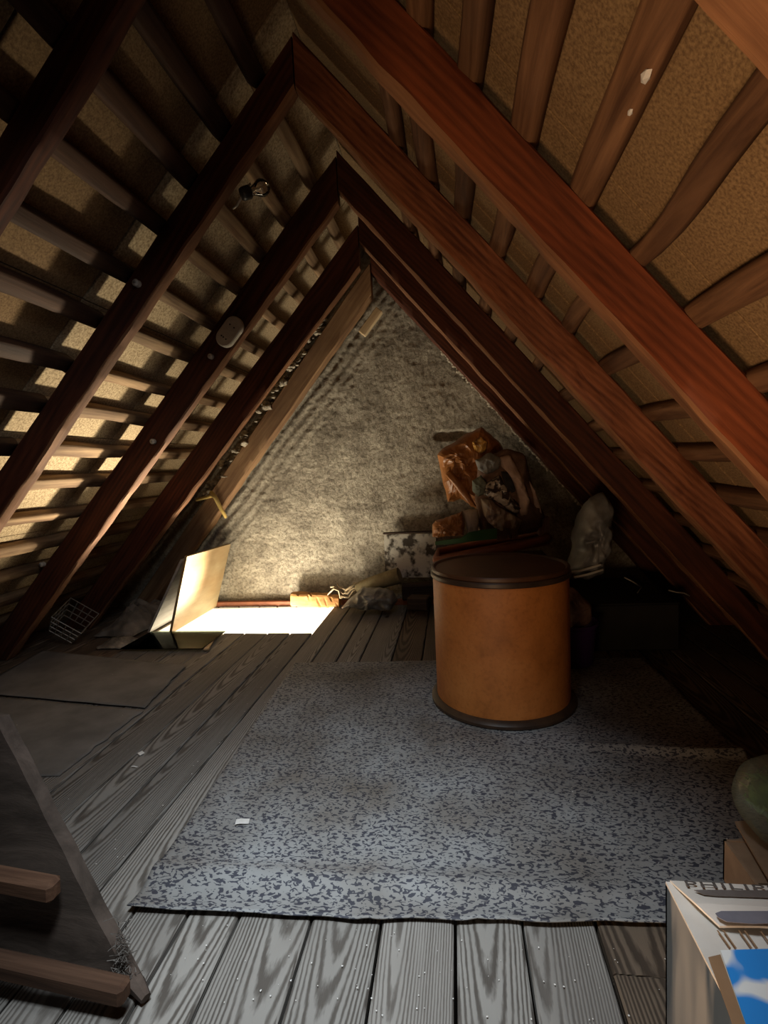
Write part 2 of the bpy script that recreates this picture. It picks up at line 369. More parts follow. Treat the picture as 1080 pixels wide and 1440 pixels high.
def blob(bm, outline, thick, amp=.02, freq=9, nr=14, na=72, seed=0, flat=.5):
    """closed crumpled body: star-shaped outline (world points), bulging both ways along the view-normal Y"""
    P = [Vector(p) for p in outline]; c = sum(P, Vector()) / len(P)
    L = [0]
    for i in range(len(P)): L.append(L[-1] + (P[(i + 1) % len(P)] - P[i]).length)
    def pt(t):
        t *= L[-1]
        for i in range(len(P)):
            if t <= L[i + 1]:
                f = (t - L[i]) / max(1e-9, L[i + 1] - L[i]); return P[i].lerp(P[(i + 1) % len(P)], f)
        return P[0]
    o = [pt(k / na) for k in range(na)]
    sv = Vector((seed * 3.7, seed * 1.3, seed * 2.1))
    def mk(side):
        rings = []
        for j in range(nr, -1, -1):
            rho = j / nr
            row = []
            for k in range(1 if j == 0 else na):
                q = c.lerp(o[k], rho)
                dep = thick * (1 - rho ** 2.4) ** flat
                e = min(1, (1 - rho) * 6)
                d = ridged(q * freq + sv) * amp * (0.25 + .75 * e)
                row.append(q + Vector((0, side * dep, 0)) + Vector((fbm(q * freq * 1.3 + sv) * amp * .5 * (.3 + .7 * e), side * d * (1 if e > 0.02 else 0), fbm(q * freq * 1.3 - sv) * amp * .5)))
            rings.append(row)
        return rings
    A = mk(-1); B = mk(1)
    va = [[bm.verts.new(p) for p in row] for row in A]
    vb = [va[0]] + [[bm.verts.new(p) for p in row] for row in B[1:]]
    for V in (va, vb):
        for i in range(len(V) - 1):
            X, Y = V[i], V[i + 1]
            for k in range(na):
                k2 = (k + 1) % na
                if len(Y) == 1: bm.faces.new((X[k], X[k2], Y[0]))
                else: bm.faces.new((X[k], X[k2], Y[k2], Y[k]))
def sheet(bm, f, nu, nv, thick=0.0):
    """grid surface f(u,v) -> point, optional thickness along -Z"""
    V = [[bm.verts.new(f(i / nu, j / nv)) for i in range(nu + 1)] for j in range(nv + 1)]
    for j in range(nv):
        for i in range(nu): bm.faces.new((V[j][i], V[j][i + 1], V[j + 1][i + 1], V[j + 1][i]))
    if thick:
        U = [[bm.verts.new(v.co - Vector((0, 0, thick))) for v in row] for row in V]
        for j in range(nv):
            for i in range(nu): bm.faces.new((U[j][i], U[j + 1][i], U[j + 1][i + 1], U[j][i + 1]))
        for j in range(nv):
            bm.faces.new((V[j][0], V[j + 1][0], U[j + 1][0], U[j][0])); bm.faces.new((V[j][nu], U[j][nu], U[j + 1][nu], V[j + 1][nu]))
        for i in range(nu):
            bm.faces.new((V[0][i], U[0][i], U[0][i + 1], V[0][i + 1])); bm.faces.new((V[nv][i], V[nv][i + 1], U[nv][i + 1], U[nv][i]))

# ------------------------------------------------------------------ roof geometry
AL, AR = R_(48), R_(50.1)
OL, OR = 1.385, .596                  # rafter tops, distance from the camera axis along the slope normal
XR = -.50                             # ridge line
YB0, YG = -1.35, 3.76                 # wall behind the camera, far gable wall
def frame(side, ang):
    n = Vector((side * math.sin(ang), 0, math.cos(ang))); t = Vector((side * math.cos(ang), 0, -math.sin(ang)))
    return n, t
def slope_pt(side, ang, s, o, y):
    n, t = frame(side, ang); return Vector((0, y, CAM_H)) + n * o + t * s
def s_ridge(side, ang, o): return (XR / side - math.sin(ang) * o) / math.cos(ang)
def s_floor(side, ang, o, z=0.0): return (CAM_H - z + math.cos(ang) * o) / math.sin(ang)

# ------------------------------------------------------------------ floor: planks
floor = tag(empty('floor'), kind='structure')
xs = [-2.92, -2.76, -2.60, -2.44, -2.29, -2.13, -1.957, -1.79, -1.63, -1.47, -1.33, -1.18, -1.035, -.893, -.768, -.64, -.516, -.349, -.191, -.029, .116, .272, .43, .60, .76, .92, 1.07, 1.23, 1.39, 1.55, 1.72]
def plank(x0, x1, y0, y1, mat):
    g = .0035
    w, L = (x1 - x0) - g * 2, (y1 - y0) - .003
    bm = bmesh.new()
    nseg = max(2, int(L / .25))
    sec = [(-w / 2, -.004), (-w / 2 + .004, 0), (w / 2 - .004, 0), (w / 2, -.004), (w / 2, -.028), (-w / 2, -.028)]
    rings = []
    ph = random.random() * 50
    for i in range(nseg + 1):
        X = -L / 2 + L * i / nseg
        rings.append([bm.verts.new((X, yy + noise.noise(Vector((X * 1.7 + ph, yy * 9, 3))) * .002, zz + noise.noise(Vector((X * .9 + ph, yy * 4, 0))) * .002 * (zz > -.02))) for yy, zz in sec])
    for a, b in zip(rings, rings[1:]):
        for k in range(6): bm.faces.new((a[k], a[(k + 1) % 6], b[(k + 1) % 6], b[k]))
    bm.faces.new(rings[0][::-1]); bm.faces.new(rings[-1])
    bmesh.ops.recalc_face_normals(bm, faces=bm.faces)
    me = bpy.data.meshes.new('plank'); bm.to_mesh(me); bm.free()
    o = link('plank', me, mat, floor)
    o.location = ((x0 + x1) / 2, (y0 + y1) / 2, random.uniform(-.003, 0)); o.rotation_euler = (random.uniform(-.006, .006), 0, R_(90))
for i, (x0, x1) in enumerate(zip(xs, xs[1:])):
    xm = (x0 + x1) / 2
    cuts = [YB0, YG]
    if HX0 - .01 < xm < HX1: segs = [(YB0, .45 + .3 * (i % 2)), (.45 + .3 * (i % 2), HY0), (HY1, YG)]
    elif -.35 < xm < .27: segs = [(YB0, 1.9 + .2 * (i % 3)), (1.9 + .2 * (i % 3), YG)]
    else:
        c1 = random.uniform(.3, .9) if not (.27 < xm < .43) else .985
        segs = [(YB0, c1), (c1, YG)]
    for (a, b) in segs:
        mat = 'plank_grey'
        if xm > .27 or xm < -2.0 or (a > 1.5 and xm > -.9) or (xm < -.52 and b < HY0 and a < 0 and xm > -.9): mat = 'plank_brown'
        plank(x0, x1 if not (x0 < HX1 < x1) else x1, a, b, mat)
# ------------------------------------------------------------------ gable walls
def gable(name, y, dirn, step, amp, label_kind=True):
    bm = bmesh.new()
    x0, x1, z0, z1 = -2.95, 1.85, -.03, 2.62
    nx, nz = int((x1 - x0) / step), int((z1 - z0) / step)
    V = {}
    nl, _ = frame(-1, AL); nr_, _ = frame(1, AR)
    def inside(x, z):
        p = Vector((x, 0, z - CAM_H))
        return p.dot(nl) < OL + .06 and p.dot(nr_) < OR + .06
    for j in range(nz + 1):
        for i in range(nx + 1):
            x, z = x0 + i * step, z0 + j * step
            if not inside(x, z): continue
            p = Vector((x, 0, z))
            d = fbm(p * 1.7, 3) * .010 + ridged(Vector((x * 6, 2, z * 13)), 4) * .0022 + fbm(p * 38 + Vector((5, 0, 0)), 3) * .0050
            # trowel ridges that run parallel to the left slope near it, flat drags elsewhere
            q = (Vector((x, 0, z - CAM_H))).dot(nl)
            k = max(0, 1 - (1.13 - q) / .35) if q < 1.13 else 1
            d += k * math.sin(q * 95 + 2 * noise.noise(p * 3)) * .006
            # broken out patch high on the wall
            ex, ez = (x - .02) / .15, (z - 1.20) / .035
            if dirn > 0 and abs(ex) < 1.3 and abs(ez) < 1.5:
                d -= .05 * max(0, 1 - (ex ** 4 + ez ** 4)) * (.7 + .6 * noise.noise(p * 14))
            V[i, j] = bm.verts.new((x, y - dirn * d * amp, z))
    for j in range(nz):
        for i in range(nx):
            k = [(i, j), (i + 1, j), (i + 1, j + 1), (i, j + 1)]
            if all(q in V for q in k): bm.faces.new([V[q] for q in k])
    return obj(name, bm, 'plaster', smooth=True)
wb = tag(gable('wall_back', YG + .02, 1, .0115, 1.0), kind='structure')
wf = tag(gable('wall_front', YB0, -1, .12, .3), kind='structure')
# dark red board along the foot of the far wall
bm = bmesh.new(); box(bm, (-1.15, YG - .018, .012), (2.4, .03, .05), bev=.006)
tag(obj('baseboard_back', bm, 'leather', loc=(-1.15, YG - .018, .012)), kind='structure')
# mortar squeezed along the far rafters
bm = bmesh.new()
for k in range(170):
    s = -.25 + 1.55 * random.random(); a = R_(50.2)
    p = slope_pt(-1, a, s, 1.292 + random.gauss(0, .022), 3.66 + random.uniform(-.05, .06))
    r = random.uniform(.008, .026) * (1 if noise.noise(Vector((s * 7, 3, 1))) > -.15 else .5)
    g = bmesh.ops.create_icosphere(bm, subdivisions=2, radius=r)
    for v in g['verts']: v.co = p + Vector((v.co.x * 1.3, v.co.y, v.co.z * .8)) * (1 + 1.1 * noise.noise(v.co * 45 + p * 9))
for k in range(120):
    s = -.62 + 1.75 * k / 120
    p = slope_pt(1, AR, s, .455 + random.uniform(-.004, .010), 3.715 + random.uniform(-.012, .02))
    g = bmesh.ops.create_icosphere(bm, subdivisions=1, radius=random.uniform(.009, .016))
    for v in g['verts']: v.co = p + v.co * (1 + .5 * noise.noise(v.co * 50 + p * 9))
o = obj('mortar', bm, 'mortar', wb, smooth=True); o['kind'] = 'stuff'; o['label'] = 'crumbly pale mortar squeezed out along the gable rafters'
# ------------------------------------------------------------------ ceiling: fibreboard panels and battens
ceil = tag(empty('ceiling'), kind='structure')
FR = [.52, 1.235, 1.895, 2.595, 3.165]         # fronts of the rafter pairs
seams = [YB0, -.25] + [y - .045 for y in FR] + [YG + .03]
for side, ang, o0 in ((-1, AL, OL + .050), (1, AR, OR + .034)):
    s0, s1 = s_ridge(side, ang, o0), s_floor(side, ang, o0)
    n, t = frame(side, ang)
    rows = [s0]
    while rows[-1] < s1 - .3: rows.append(rows[-1] + .62)
    rows[-1] = s1
    for a, b in zip(seams, seams[1:]):
        off = 0
        for c, d in zip(rows, rows[1:]):
            w, L = b - a - .006, d - c - .004
            bm = bmesh.new(); box(bm, (0, 0, .006), (L, w, .011), bev=.0015)
            me = bpy.data.meshes.new('panel'); bmesh.ops.recalc_face_normals(bm, faces=bm.faces); bm.to_mesh(me); bm.free()
            p = link('panel', me, 'fibreboard_lit' if side < 0 and a > 1.5 else 'fibreboard', ceil)
            zc = n
            pc = slope_pt(side, ang, (c + d) / 2, o0, (a + b) / 2)
            mt = Matrix((t, Vector((0, 1, 0)) * side, zc)).transposed().to_4x4(); mt.translation = pc
            p.matrix_world = mt @ Euler((random.uniform(-.006, .006), random.uniform(-.004, .004), 0)).to_matrix().to_4x4()
def batten(side, ang, s, o, y0, y1, w, h, mat='batten_wood', rough=.006):
    bm = bmesh.new(); L = y1 - y0; ns = max(6, int(L / .09)); ph = random.random() * 90
    rings = []
    m = 10
    for i in range(ns + 1):
        X = -L / 2 + L * i / ns; ring = []
        for k in range(m):
            th = 2 * math.pi * k / m
            cx_, sx_ = math.cos(th), math.sin(th)
            yy = math.copysign(abs(cx_) ** .42, cx_) * w / 2; zz = math.copysign(abs(sx_) ** .42, sx_) * h / 2
            d = noise.noise(Vector((X * 3 + ph, yy * 30, zz * 40)))
            e = noise.noise(Vector((X * 2 + ph, 7.7, 1)))
            ring.append(bm.verts.new((X, yy * (1 + d * .18) + e * rough * 1.6, zz * (1 + (d * .3 if zz < 0 else 0)))))
        rings.append(ring)
    for A, B in zip(rings, rings[1:]):
        for k in range(m): bm.faces.new((A[k], A[(k + 1) % m], B[(k + 1) % m], B[k]))
    bm.faces.new(rings[0][::-1]); bm.faces.new(rings[-1])
    bmesh.ops.recalc_face_normals(bm, faces=bm.faces)
    me = bpy.data.meshes.new('batten'); bm.to_mesh(me); bm.free()
    ob = link('batten', me, mat, ceil, True)
    n, t = frame(side, ang)
    # local X -> world Y, local Y -> -t*side..., local Z -> n (right handed)
    yl = n.cross(Vector((0, 1, 0)))
    mt = Matrix((Vector((0, 1, 0)), yl, n)).transposed().to_4x4(); mt.translation = slope_pt(side, ang, s, o, (y0 + y1) / 2)
    ob.matrix_world = mt
for k in range(-5, 14):
    s = .018 + k * .2095 + random.uniform(-.006, .006)
    if s < s_ridge(-1, AL, OL) + .03 or s > s_floor(-1, AL, OL) - .08: continue
    w_ = random.uniform(.054, .068)
    batten(-1, AL, s, OL + .025, YB0, FR[2] + .035, w_ + .008, .050, 'batten_shaded')
    batten(-1, AL, s + random.uniform(-.004, .004), OL + .025, FR[2] + .038, YG, w_, .050, 'batten_lit')
for s, w in ((-.97, .05), (-.80, .055), (-.62, .05), (-.445, .06), (-.258, .066), (-.076, .046), (.12, .056), (.323, .05), (.50, .052), (.70, .05), (.90, .05), (1.1, .05), (1.3, .05), (1.5, .05)):
    batten(1, AR, s, OR + .013, YB0, YG, w + .006, .042, rough=.017)
# ------------------------------------------------------------------ rafters
def rafter(side, ang, y, thick, oi, oo, mats, label, wob=.004, knots=(), zfoot=0.0):
    bm = bmesh.new(); ns = 90; h = oo - oi; c = .007; ph = random.random() * 80
    sec = [(c, 0), (thick - c, 0), (thick, c), (thick, h - c), (thick - c, h), (c, h), (0, h - c), (0, h * .66), (0, h * .33), (0, c)]
    rings = []
    for i in range(ns + 1):
        u = i / ns; ring = []
        for (yy, oo_) in sec:
            o = oi + oo_
            sA = s_ridge(side, ang, o) + .004; sB = s_floor(side, ang, o, zfoot + .003)
            s = sA + (sB - sA) * u
            q = Vector((s * 2.6 + ph, yy * 9, oo_ * 9))
            dy = fbm(q, 3) * wob; do = fbm(q + Vector((9, 4, 2)), 3) * wob
            if oo_ <= c: do += wob * 1.3 * noise.noise(Vector((s * 9 + ph, 3, yy * 40)))
            for (ks, ko, kr, ka) in knots:
                rr = ((s - ks) / kr) ** 2 + ((oo_ - ko) / (kr * 1.2)) ** 2
                if yy < c * 1.5 and rr < 6: dy -= ka * math.exp(-rr)
            if i in (0, ns): dy = do = 0
            ring.append((s, yy + dy, oo_ + do))
        rings.append(ring)
    sgn = 1 if side > 0 else -1
    V = [[bm.verts.new((p[0], p[1], p[2] * sgn)) for p in r] for r in rings]
    m = len(sec)
    for A, B in zip(V, V[1:]):
        for k in range(m):
            f = bm.faces.new((A[k], A[(k + 1) % m], B[(k + 1) % m], B[k]))
            f.smooth = True
            if len(mats) > 1 and k in (0, m - 1, 1): f.material_index = 1
    bm.faces.new(V[0][::-1]); bm.faces.new(V[-1])
    ob = obj('rafter', bm, mats)
    n, t = frame(side, ang)
    mt = Matrix((t, Vector((0, 1, 0)), t.cross(Vector((0, 1, 0))))).transposed().to_4x4()
    mt.translation = slope_pt(side, ang, 0, oi, y)
    ob.matrix_world = mt
    for p in ob.data.polygons: pass
    try: ob.data.set_sharp_from_angle(angle=R_(40))
    except Exception: pass
    tag(ob, label, 'rafter', 'rafters of the roof'); ob['kind'] = 'thing'
    return ob
TH = .060
rafter(1, AR, FR[0] + .015, TH, .47, OR, ['rafter_orange', 'rafter_raw'], 'orange-brown rafter crossing the upper right corner, nearest of the right slope', .004)
rafter(1, AR, FR[1] + .015, TH, .47, OR - .002, ['rafter_red', 'rafter_raw'], 'broad reddish rafter of the right slope with dark knots, second from the camera', .004)
rafter(1, AR, FR[2] + .015, TH, .47, OR - .002, ['rafter_rough', 'rafter_raw'], 'rough knotty red-brown rafter of the right slope, third from the camera', .005,
       ((.02, .05, .05, .014), (.22, .06, .045, .012), (-.28, .05, .05, .012), (.55, .05, .05, .012)))
rafter(1, AR, FR[3] + .015, TH, .47, OR - .002, ['rafter_dark', 'rafter_raw'], 'dark brown rafter of the right slope ending behind the grey plastic sack', .004)
rafter(1, AR, FR[4] + .015, TH, .465, OR - .002, ['rafter_dark', 'rafter_raw'], 'dark thin-looking rafter of the right slope just before the gable pair', .003)
rafter(1, AR, 3.63, .09, .455, OR - .002, ['rafter_dark'], 'rafter lying against the gable wall along its right slope', .003)
rafter(-1, AL, FR[0] + .015, TH, 1.275, OL - .002, ['rafter_dark'], 'near-black rafter in the upper left corner, nearest of the left slope', .004)
rafter(-1, AL, FR[1] + .015, TH, 1.29, OL - .002, ['rafter_dark'], 'dark rafter of the left slope, second from the camera, above the wide fibreboard bay', .004)
rafter(-1, AL, FR[2] + .015, TH, 1.268, OL - .003, ['rafter_dark', 'rafter_raw'], 'dark rafter of the left slope with the bare light bulb on its edge', .004)
rafter(-1, AL, FR[3] + .015, TH, 1.228, OL - .012, ['rafter_dark', 'rafter_raw'], 'dark rafter of the left slope carrying the oval double socket', .004)
rafter(-1, AL, FR[4] + .015, TH, 1.162, OL - .06, ['rafter_dark', 'rafter_raw'], 'dark rafter of the left slope, last before the pale gable rafter', .004)
rafter(-1, R_(50.2), 3.625, .10, 1.127, 1.262, ['rafter_pale', 'rafter_pale'], 'pale worn rafter against the gable wall with yellow foam hanging over it', .004)

# ------------------------------------------------------------------ floor hatch with its two leaves
hatch = tag(empty('floor_hatch', ((HX0 + HX1) / 2, (HY0 + HY1) / 2, 0)), 'open floor hatch full of white light before the gable wall', 'hatch')
hc = Vector(hatch.location)
for nm, c, s in (('lining_board', (0, (HY1 - HY0) / 2 + .012, -.24), (HX1 - HX0 + .05, .024, .46)), ('lining_board', (0, -(HY1 - HY0) / 2 - .012, -.24), (HX1 - HX0 + .05, .024, .46)),
                 ('lining_board', ((HX0 - HX1) / 2 - .012, 0, -.24), (.024, HY1 - HY0, .46)), ('lining_board', ((HX1 - HX0) / 2 + .012, 0, -.24), (.024, HY1 - HY0, .46))):
    bm = bmesh.new(); box(bm, c, s, bev=.002); obj(nm, bm, 'white_paint', hatch)
bm = bmesh.new(); box(bm, (0, 0, -.48), (HX1 - HX0 + .05, HY1 - HY0 + .05, .012)); obj('lining_bottom', bm, 'white_paint', hatch)
# plywood leaf leaning over the left end of the opening
def slab(name, p, t, mats, label, cat):
    c = sum((Vector(q) for q in p), Vector()) / 4
    ex = (Vector(p[1]) - Vector(p[0])).normalized(); ez0 = (Vector(p[3]) - Vector(p[0]))
    ny = ez0.cross(ex).normalized(); ez = ex.cross(ny)
    mt = Matrix((ex, ny, ez)).transposed().to_4x4(); mt.translation = c
    bm = bmesh.new(); inv = mt.inverted()
    quadbox(bm, [inv @ Vector(q) for q in p], inv.to_3x3() @ Vector(t))
    o = obj(name, bm, mats); o.matrix_world = mt
    return tag(o, label, cat)
slab('hatch_leaf', [(-1.815, HY0 - .01, .002), (-1.815, HY1 + .012, .002), (-1.665, HY1 + .012, .478), (-1.668, HY0 - .01, .496)], (-.016, 0, .004), 'plywood', 'pale yellowish plywood leaf standing over the left end of the bright hatch', 'hatch leaf')
slab('hatch_leaf', [(-1.975, HY0 + .004, .002), (-1.975, HY1 - .02, .002), (-1.708, HY1 - .02, .47), (-1.708, HY0 + .004, .47)], (-.014, 0, .006), 'whitewood', 'whitish board leaning against the back of the plywood hatch leaf', 'board')

# ------------------------------------------------------------------ carpet
dc = gp(710, 996); dc = Vector((dc.x, 2.20, 0))
def carpet_pt(u, v):
    FL, FRt, BL, BR = Vector((-.775, 1.035, 0)), Vector((.93, 1.115, 0)), Vector((-.845, 2.565, 0)), Vector((.895, 2.655, 0))
    p = (FL.lerp(FRt, u)).lerp(BL.lerp(BR, u), v)
    x, y = p.x, p.y
    z = .010 + .0025 * noise.noise(Vector((x * 2.2, y * 2.2, 0)))
    e = max(0, 1 - v / .035)
    p.y += (.012 * noise.noise(Vector((u * 5, 3, 0))) + .006 * noise.noise(Vector((u * 17, 7, 0)))) * max(0, 1 - v * 6)
    p.x += .010 * noise.noise(Vector((v * 6, 9, 0))) * max(0, 1 - u * 6) + .012 * noise.noise(Vector((v * 7, 19, 0))) * max(0, 1 - (1 - u) * 6)
    z += .012 * e * e * (.4 + .6 * max(0, noise.noise(Vector((u * 4.3, 1, 0)))))
    if u < .07 and v < .05: z += .012 * (1 - u / .07) * (1 - v / .05); 
    # roll near the front edge, fold on the right, soft lengthwise creases
    k = math.exp(-((y - 1.155 - .03 * u) / .035) ** 2); z += .016 * k * max(0, min(1, (.75 - u) * 4))
    yf = 1.80 + .02 * math.sin(x * 6)
    k = math.exp(-((y - yf) / .022) ** 2); z += .020 * k * max(0, min(1, (x - .30) * 3.5))
    for cxx in (-.22, .02):
        z += .005 * math.exp(-((x - cxx) / .018) ** 2) * max(0, min(1, (2.1 - y) * 2))
    d = (Vector((x, y, 0)) - dc).length
    if d < .40: z = z * max(0, (d - .32) / .08) + .006 * (1 - max(0, (d - .32) / .08))
    if d < .32: z = .006
    p.z = z
    return p
bm = bmesh.new(); sheet(bm, carpet_pt, 150, 130, .003)
tag(obj('carpet', bm, 'carpet_pattern', smooth=True), 'blue-grey speckled carpet spread over the floorboards', 'carpet')

# ------------------------------------------------------------------ fibre drum
drum = tag(empty('fibre_drum', (dc.x, dc.y, .007)), 'tan cylindrical fibreboard drum with a dark brown lid standing on the carpet', 'drum')
bm = bmesh.new(); lathe(bm, [(0, .02), (.274, .02), (.275, .03), (.2755, .54), (.27, .545), (0, .545)], 96); obj('body', bm, 'drum_board', drum, True)
bm = bmesh.new(); lathe(bm, [(.26, 0), (.292, 0), (.298, .006), (.298, .016), (.290, .024), (.278, .030), (.26, .030), (.26, 0)], 96); obj('base_ring', bm, 'ring_dark', drum, True)
bm = bmesh.new(); lathe(bm, [(0, .562), (.262, .562), (.266, .566), (.270, .570), (.277, .570), (.280, .566), (.280, .555), (.2765, .552), (.2765, .55), (0, .55)], 96); lid = obj('lid', bm, 'lid_brown', drum, True)
bm = bmesh.new(); lathe(bm, [(.2757, .530), (.281, .530), (.284, .534), (.284, .546), (.280, .551), (.2757, .551), (.2757, .530)], 96); obj('clamp_ring', bm, 'ring_dark', lid, True)
for o in drum.children_recursive:
    try: o.data.set_sharp_from_angle(angle=R_(35))
    except Exception: pass

# ------------------------------------------------------------------ grey sheets on the left floor
def floor_sheet(p, z, seed, label):
    P = [Vector((q.x, q.y, 0)) for q in p]
    def f(u, v):
        q = (P[0].lerp(P[1], u)).lerp(P[3].lerp(P[2], u), v)
        ed = min(u, 1 - u, v, 1 - v)
        q.x += .012 * noise.noise(Vector((v * 9, seed, 0))) * max(0, 1 - (1 - u) * 8)
        q.y += .004 * noise.noise(Vector((u * 6, seed, 4)))
        q.z = z + .003 + .002 * noise.noise(Vector((q.x * 3, q.y * 3, seed))) + .004 * max(0, 1 - ed * 20) * max(0, noise.noise(Vector((u * 5, v * 5, seed))))
        return q
    bm = bmesh.new(); sheet(bm, f, 40, 30, .003)
    return tag(obj('floor_sheet', bm, 'hardboard', smooth=True), label, 'sheet')
floor_sheet([Vector((-2.35, 2.18, 0)), gp(204, 998), gp(262, 938), Vector((-2.45, 2.75, 0))], .007, 3, 'grey dusty sheet on the floor in front of the glass pane')
floor_sheet([Vector((-2.2, 1.45, 0)), gp(84, 1092), gp(202, 1000), Vector((-2.3, 2.16, 0))], .002, 8, 'grey dusty sheet on the left floor nearer the leaning panel')

# ------------------------------------------------------------------ glass pane and wooden strip
pane = empty('glass_pane', (-1.69, 2.90, .022)); tag(pane, 'loose glass pane lying flat on the floor in front of the hatch', 'glass pane')
bm = bmesh.new(); box(bm, (0, 0, 0), (.50, .32, .005), bev=.001); obj('pane', bm, 'pane_glass', pane)
bm = bmesh.new(); p0, p1 = gp(290, 917), gp(304, 893)
d = (p1 - p0); ang = math.atan2(d.y, d.x)
box(bm, (0, 0, 0), (d.length, .028, .010), bev=.002)
o = obj('wooden_strip', bm, 'strip_wood'); o.location = ((p0 + p1) / 2) + Vector((0, 0, .014)); o.rotation_euler = (0, 0, ang)
tag(o, 'short pale wooden strip beside the glass pane', 'strip')

# ------------------------------------------------------------------ left foreground: leaning cleated panel
pn = empty('leaning_panel', (-.64, .87, 0)); tag(pn, 'dusty old panel with wooden cleats leaning at the lower left', 'panel')
def P(u, v, y): return at(u, v, y) - Vector(pn.location)
tl, bl_ = at(-6, 1012, .95) - pn.location, at(188, 1395, .865) - pn.location
bm = bmesh.new()
def panel_pt(u, v):          # u from right edge to left, v bottom to top
    q = bl_.lerp(tl, v) + Vector((-1.0 * u, .05 * u, 0))
    e = max(0, 1 - u * 25)
    q.x += e * (.004 * noise.noise(Vector((v * 9, 2, 0))) + .003 * noise.noise(Vector((v * 60, 5, 0))))
    return q
nu, nv = 30, 60
VV = [[bm.verts.new(panel_pt(i / nu, j / nv)) for i in range(nu + 1)] for j in range(nv + 1)]
UU = [[bm.verts.new(v.co + Vector((.010, .024, 0))) for v in r] for r in VV]
for j in range(nv):
    for i in range(nu):
        bm.faces.new((VV[j][i], VV[j + 1][i], VV[j + 1][i + 1], VV[j][i + 1])); bm.faces.new((UU[j][i], UU[j][i + 1], UU[j + 1][i + 1], UU[j + 1][i]))
    bm.faces.new((VV[j][0], UU[j][0], UU[j + 1][0], VV[j + 1][0])); bm.faces.new((VV[j][nu], VV[j + 1][nu], UU[j + 1][nu], UU[j][nu]))
for i in range(nu):
    bm.faces.new((VV[0][i], VV[0][i + 1], UU[0][i + 1], UU[0][i])); bm.faces.new((VV[nv][i], UU[nv][i], UU[nv][i + 1], VV[nv][i + 1]))
obj('board', bm, 'panel_old', pn)
for (u, v, y, L) in ((86, 1244, .875, .8), (184, 1386, .835, .8)):
    e = at(u, v, y) - pn.location
    bm = bmesh.new(); box(bm, (-L / 2, 0, 0), (L, .035, .042), bev=.008)
    for vv in bm.verts: vv.co += Vector((0, 0, .004 * noise.noise(vv.co * 9)))
    c = obj('cleat', bm, 'cleat_wood', pn); c.location = e + Vector((0, -.012, 0)); c.rotation_euler = (0, R_(4), R_(-3))
p1, p2 = at(176, 1362, .88) - pn.location, gp(206, 1412) - pn.location
bm = bmesh.new(); tube(bm, [p1, p1.lerp(p2, .5) + Vector((.003, 0, .004)), p2 + Vector((0, 0, .012))], [.016, .016, .010], 7); obj('splinter', bm, 'panel_old', pn)
bm = bmesh.new()
for k in range(130):
    q = at(random.gauss(172, 6), random.gauss(1345, 24), .865) - pn.location
    tube(bm, [q, q + Vector((random.gauss(0, .006), random.gauss(0, .005), random.gauss(0, .006))), q + Vector((random.gauss(0, .010), random.gauss(0, .007), random.gauss(-.003, .008)))], .0007, 3)
o = obj('cobweb', bm, 'cobweb', pn); o['kind'] = 'stuff'; o['label'] = 'grey tuft of cobweb and fibres at the frayed edge'

# ------------------------------------------------------------------ printed carton, lower right
ZT = .36
A = gp(936, 1243, ZT)
BX0, BY1, BW, BD = A.x, A.y, .46, .50
car = empty('printed_carton', (BX0 + BW / 2, BY1 - BD / 2, .0)); tag(car, 'printed cardboard carton with a blue and white picture on its top, lower right', 'carton')
cl = lambda x, y, z: Vector((x, y, z)) - Vector(car.location)
bm = bmesh.new()
t_ = .005
for p, tv in (([(BX0, BY1 - BD, .003), (BX0, BY1, .003), (BX0, BY1, ZT), (BX0, BY1 - BD, ZT)], (t_, 0, 0)),
              ([(BX0, BY1, .003), (BX0 + BW, BY1, .003), (BX0 + BW, BY1, ZT), (BX0, BY1, ZT)], (0, -t_, 0)),
              ([(BX0 + BW, BY1, .003), (BX0 + BW, BY1 - BD, .003), (BX0 + BW, BY1 - BD, ZT), (BX0 + BW, BY1, ZT)], (-t_, 0, 0)),
              ([(BX0, BY1 - BD, .003), (BX0 + BW, BY1 - BD, .003), (BX0 + BW, BY1 - BD, ZT), (BX0, BY1 - BD, ZT)], (0, t_, 0))):
    quadbox(bm, [cl(*q) for q in p], tv)
obj('body', bm, 'print_side', car)
bm = bmesh.new()
def topf(u, v):
    p = cl(BX0 + BW * u, BY1 - BD * v, ZT); p.z += .004 - .010 * math.sin(math.pi * min(1, u * 1.6)) * .6 + .002 * noise.noise(Vector((u * 4, v * 4, 0))); 
    return p
sheet(bm, topf, 16, 16, .004); obj('top_flap', bm, 'carton_light', car)
# raised far flap
g = lambda u, v, z: gp(u, v, z) - Vector(car.location)
fl0, fl1, fl2 = g(942, 1238, ZT + .006), g(978, 1270, ZT + .016), g(1012, 1302, ZT + .012)
wv = Vector((.36, .004, 0))
bm = bmesh.new()
def flapf(u, v):
    e = fl0.lerp(fl1, v * 2) if v < .5 else fl1.lerp(fl2, v * 2 - 1)
    p = e + Vector((BX0 + BW - .004 - (e.x + car.location.x), 0, 0)) * u
    p.z += .004 * math.sin(u * 9) * v * v
    return p
sheet(bm, flapf, 18, 12, .003); fl = obj('far_flap', bm, 'carton_light', car); fl['label'] = 'cream flap with dark lettering and grey shapes'
def patch(name, uv, z, mat, parent, n=None):
    bm = bmesh.new(); q = [g(u, v, z) for u, v in uv]
    a = [bm.verts.new(p) for p in q]; b = [bm.verts.new(p - Vector((0, 0, .0008))) for p in q]
    bm.faces.new(a); bm.faces.new(b[::-1])
    for i in range(len(a)): bm.faces.new((a[i], b[i], b[(i + 1) % len(a)], a[(i + 1) % len(a)]))
    return obj(name, bm, mat, parent)
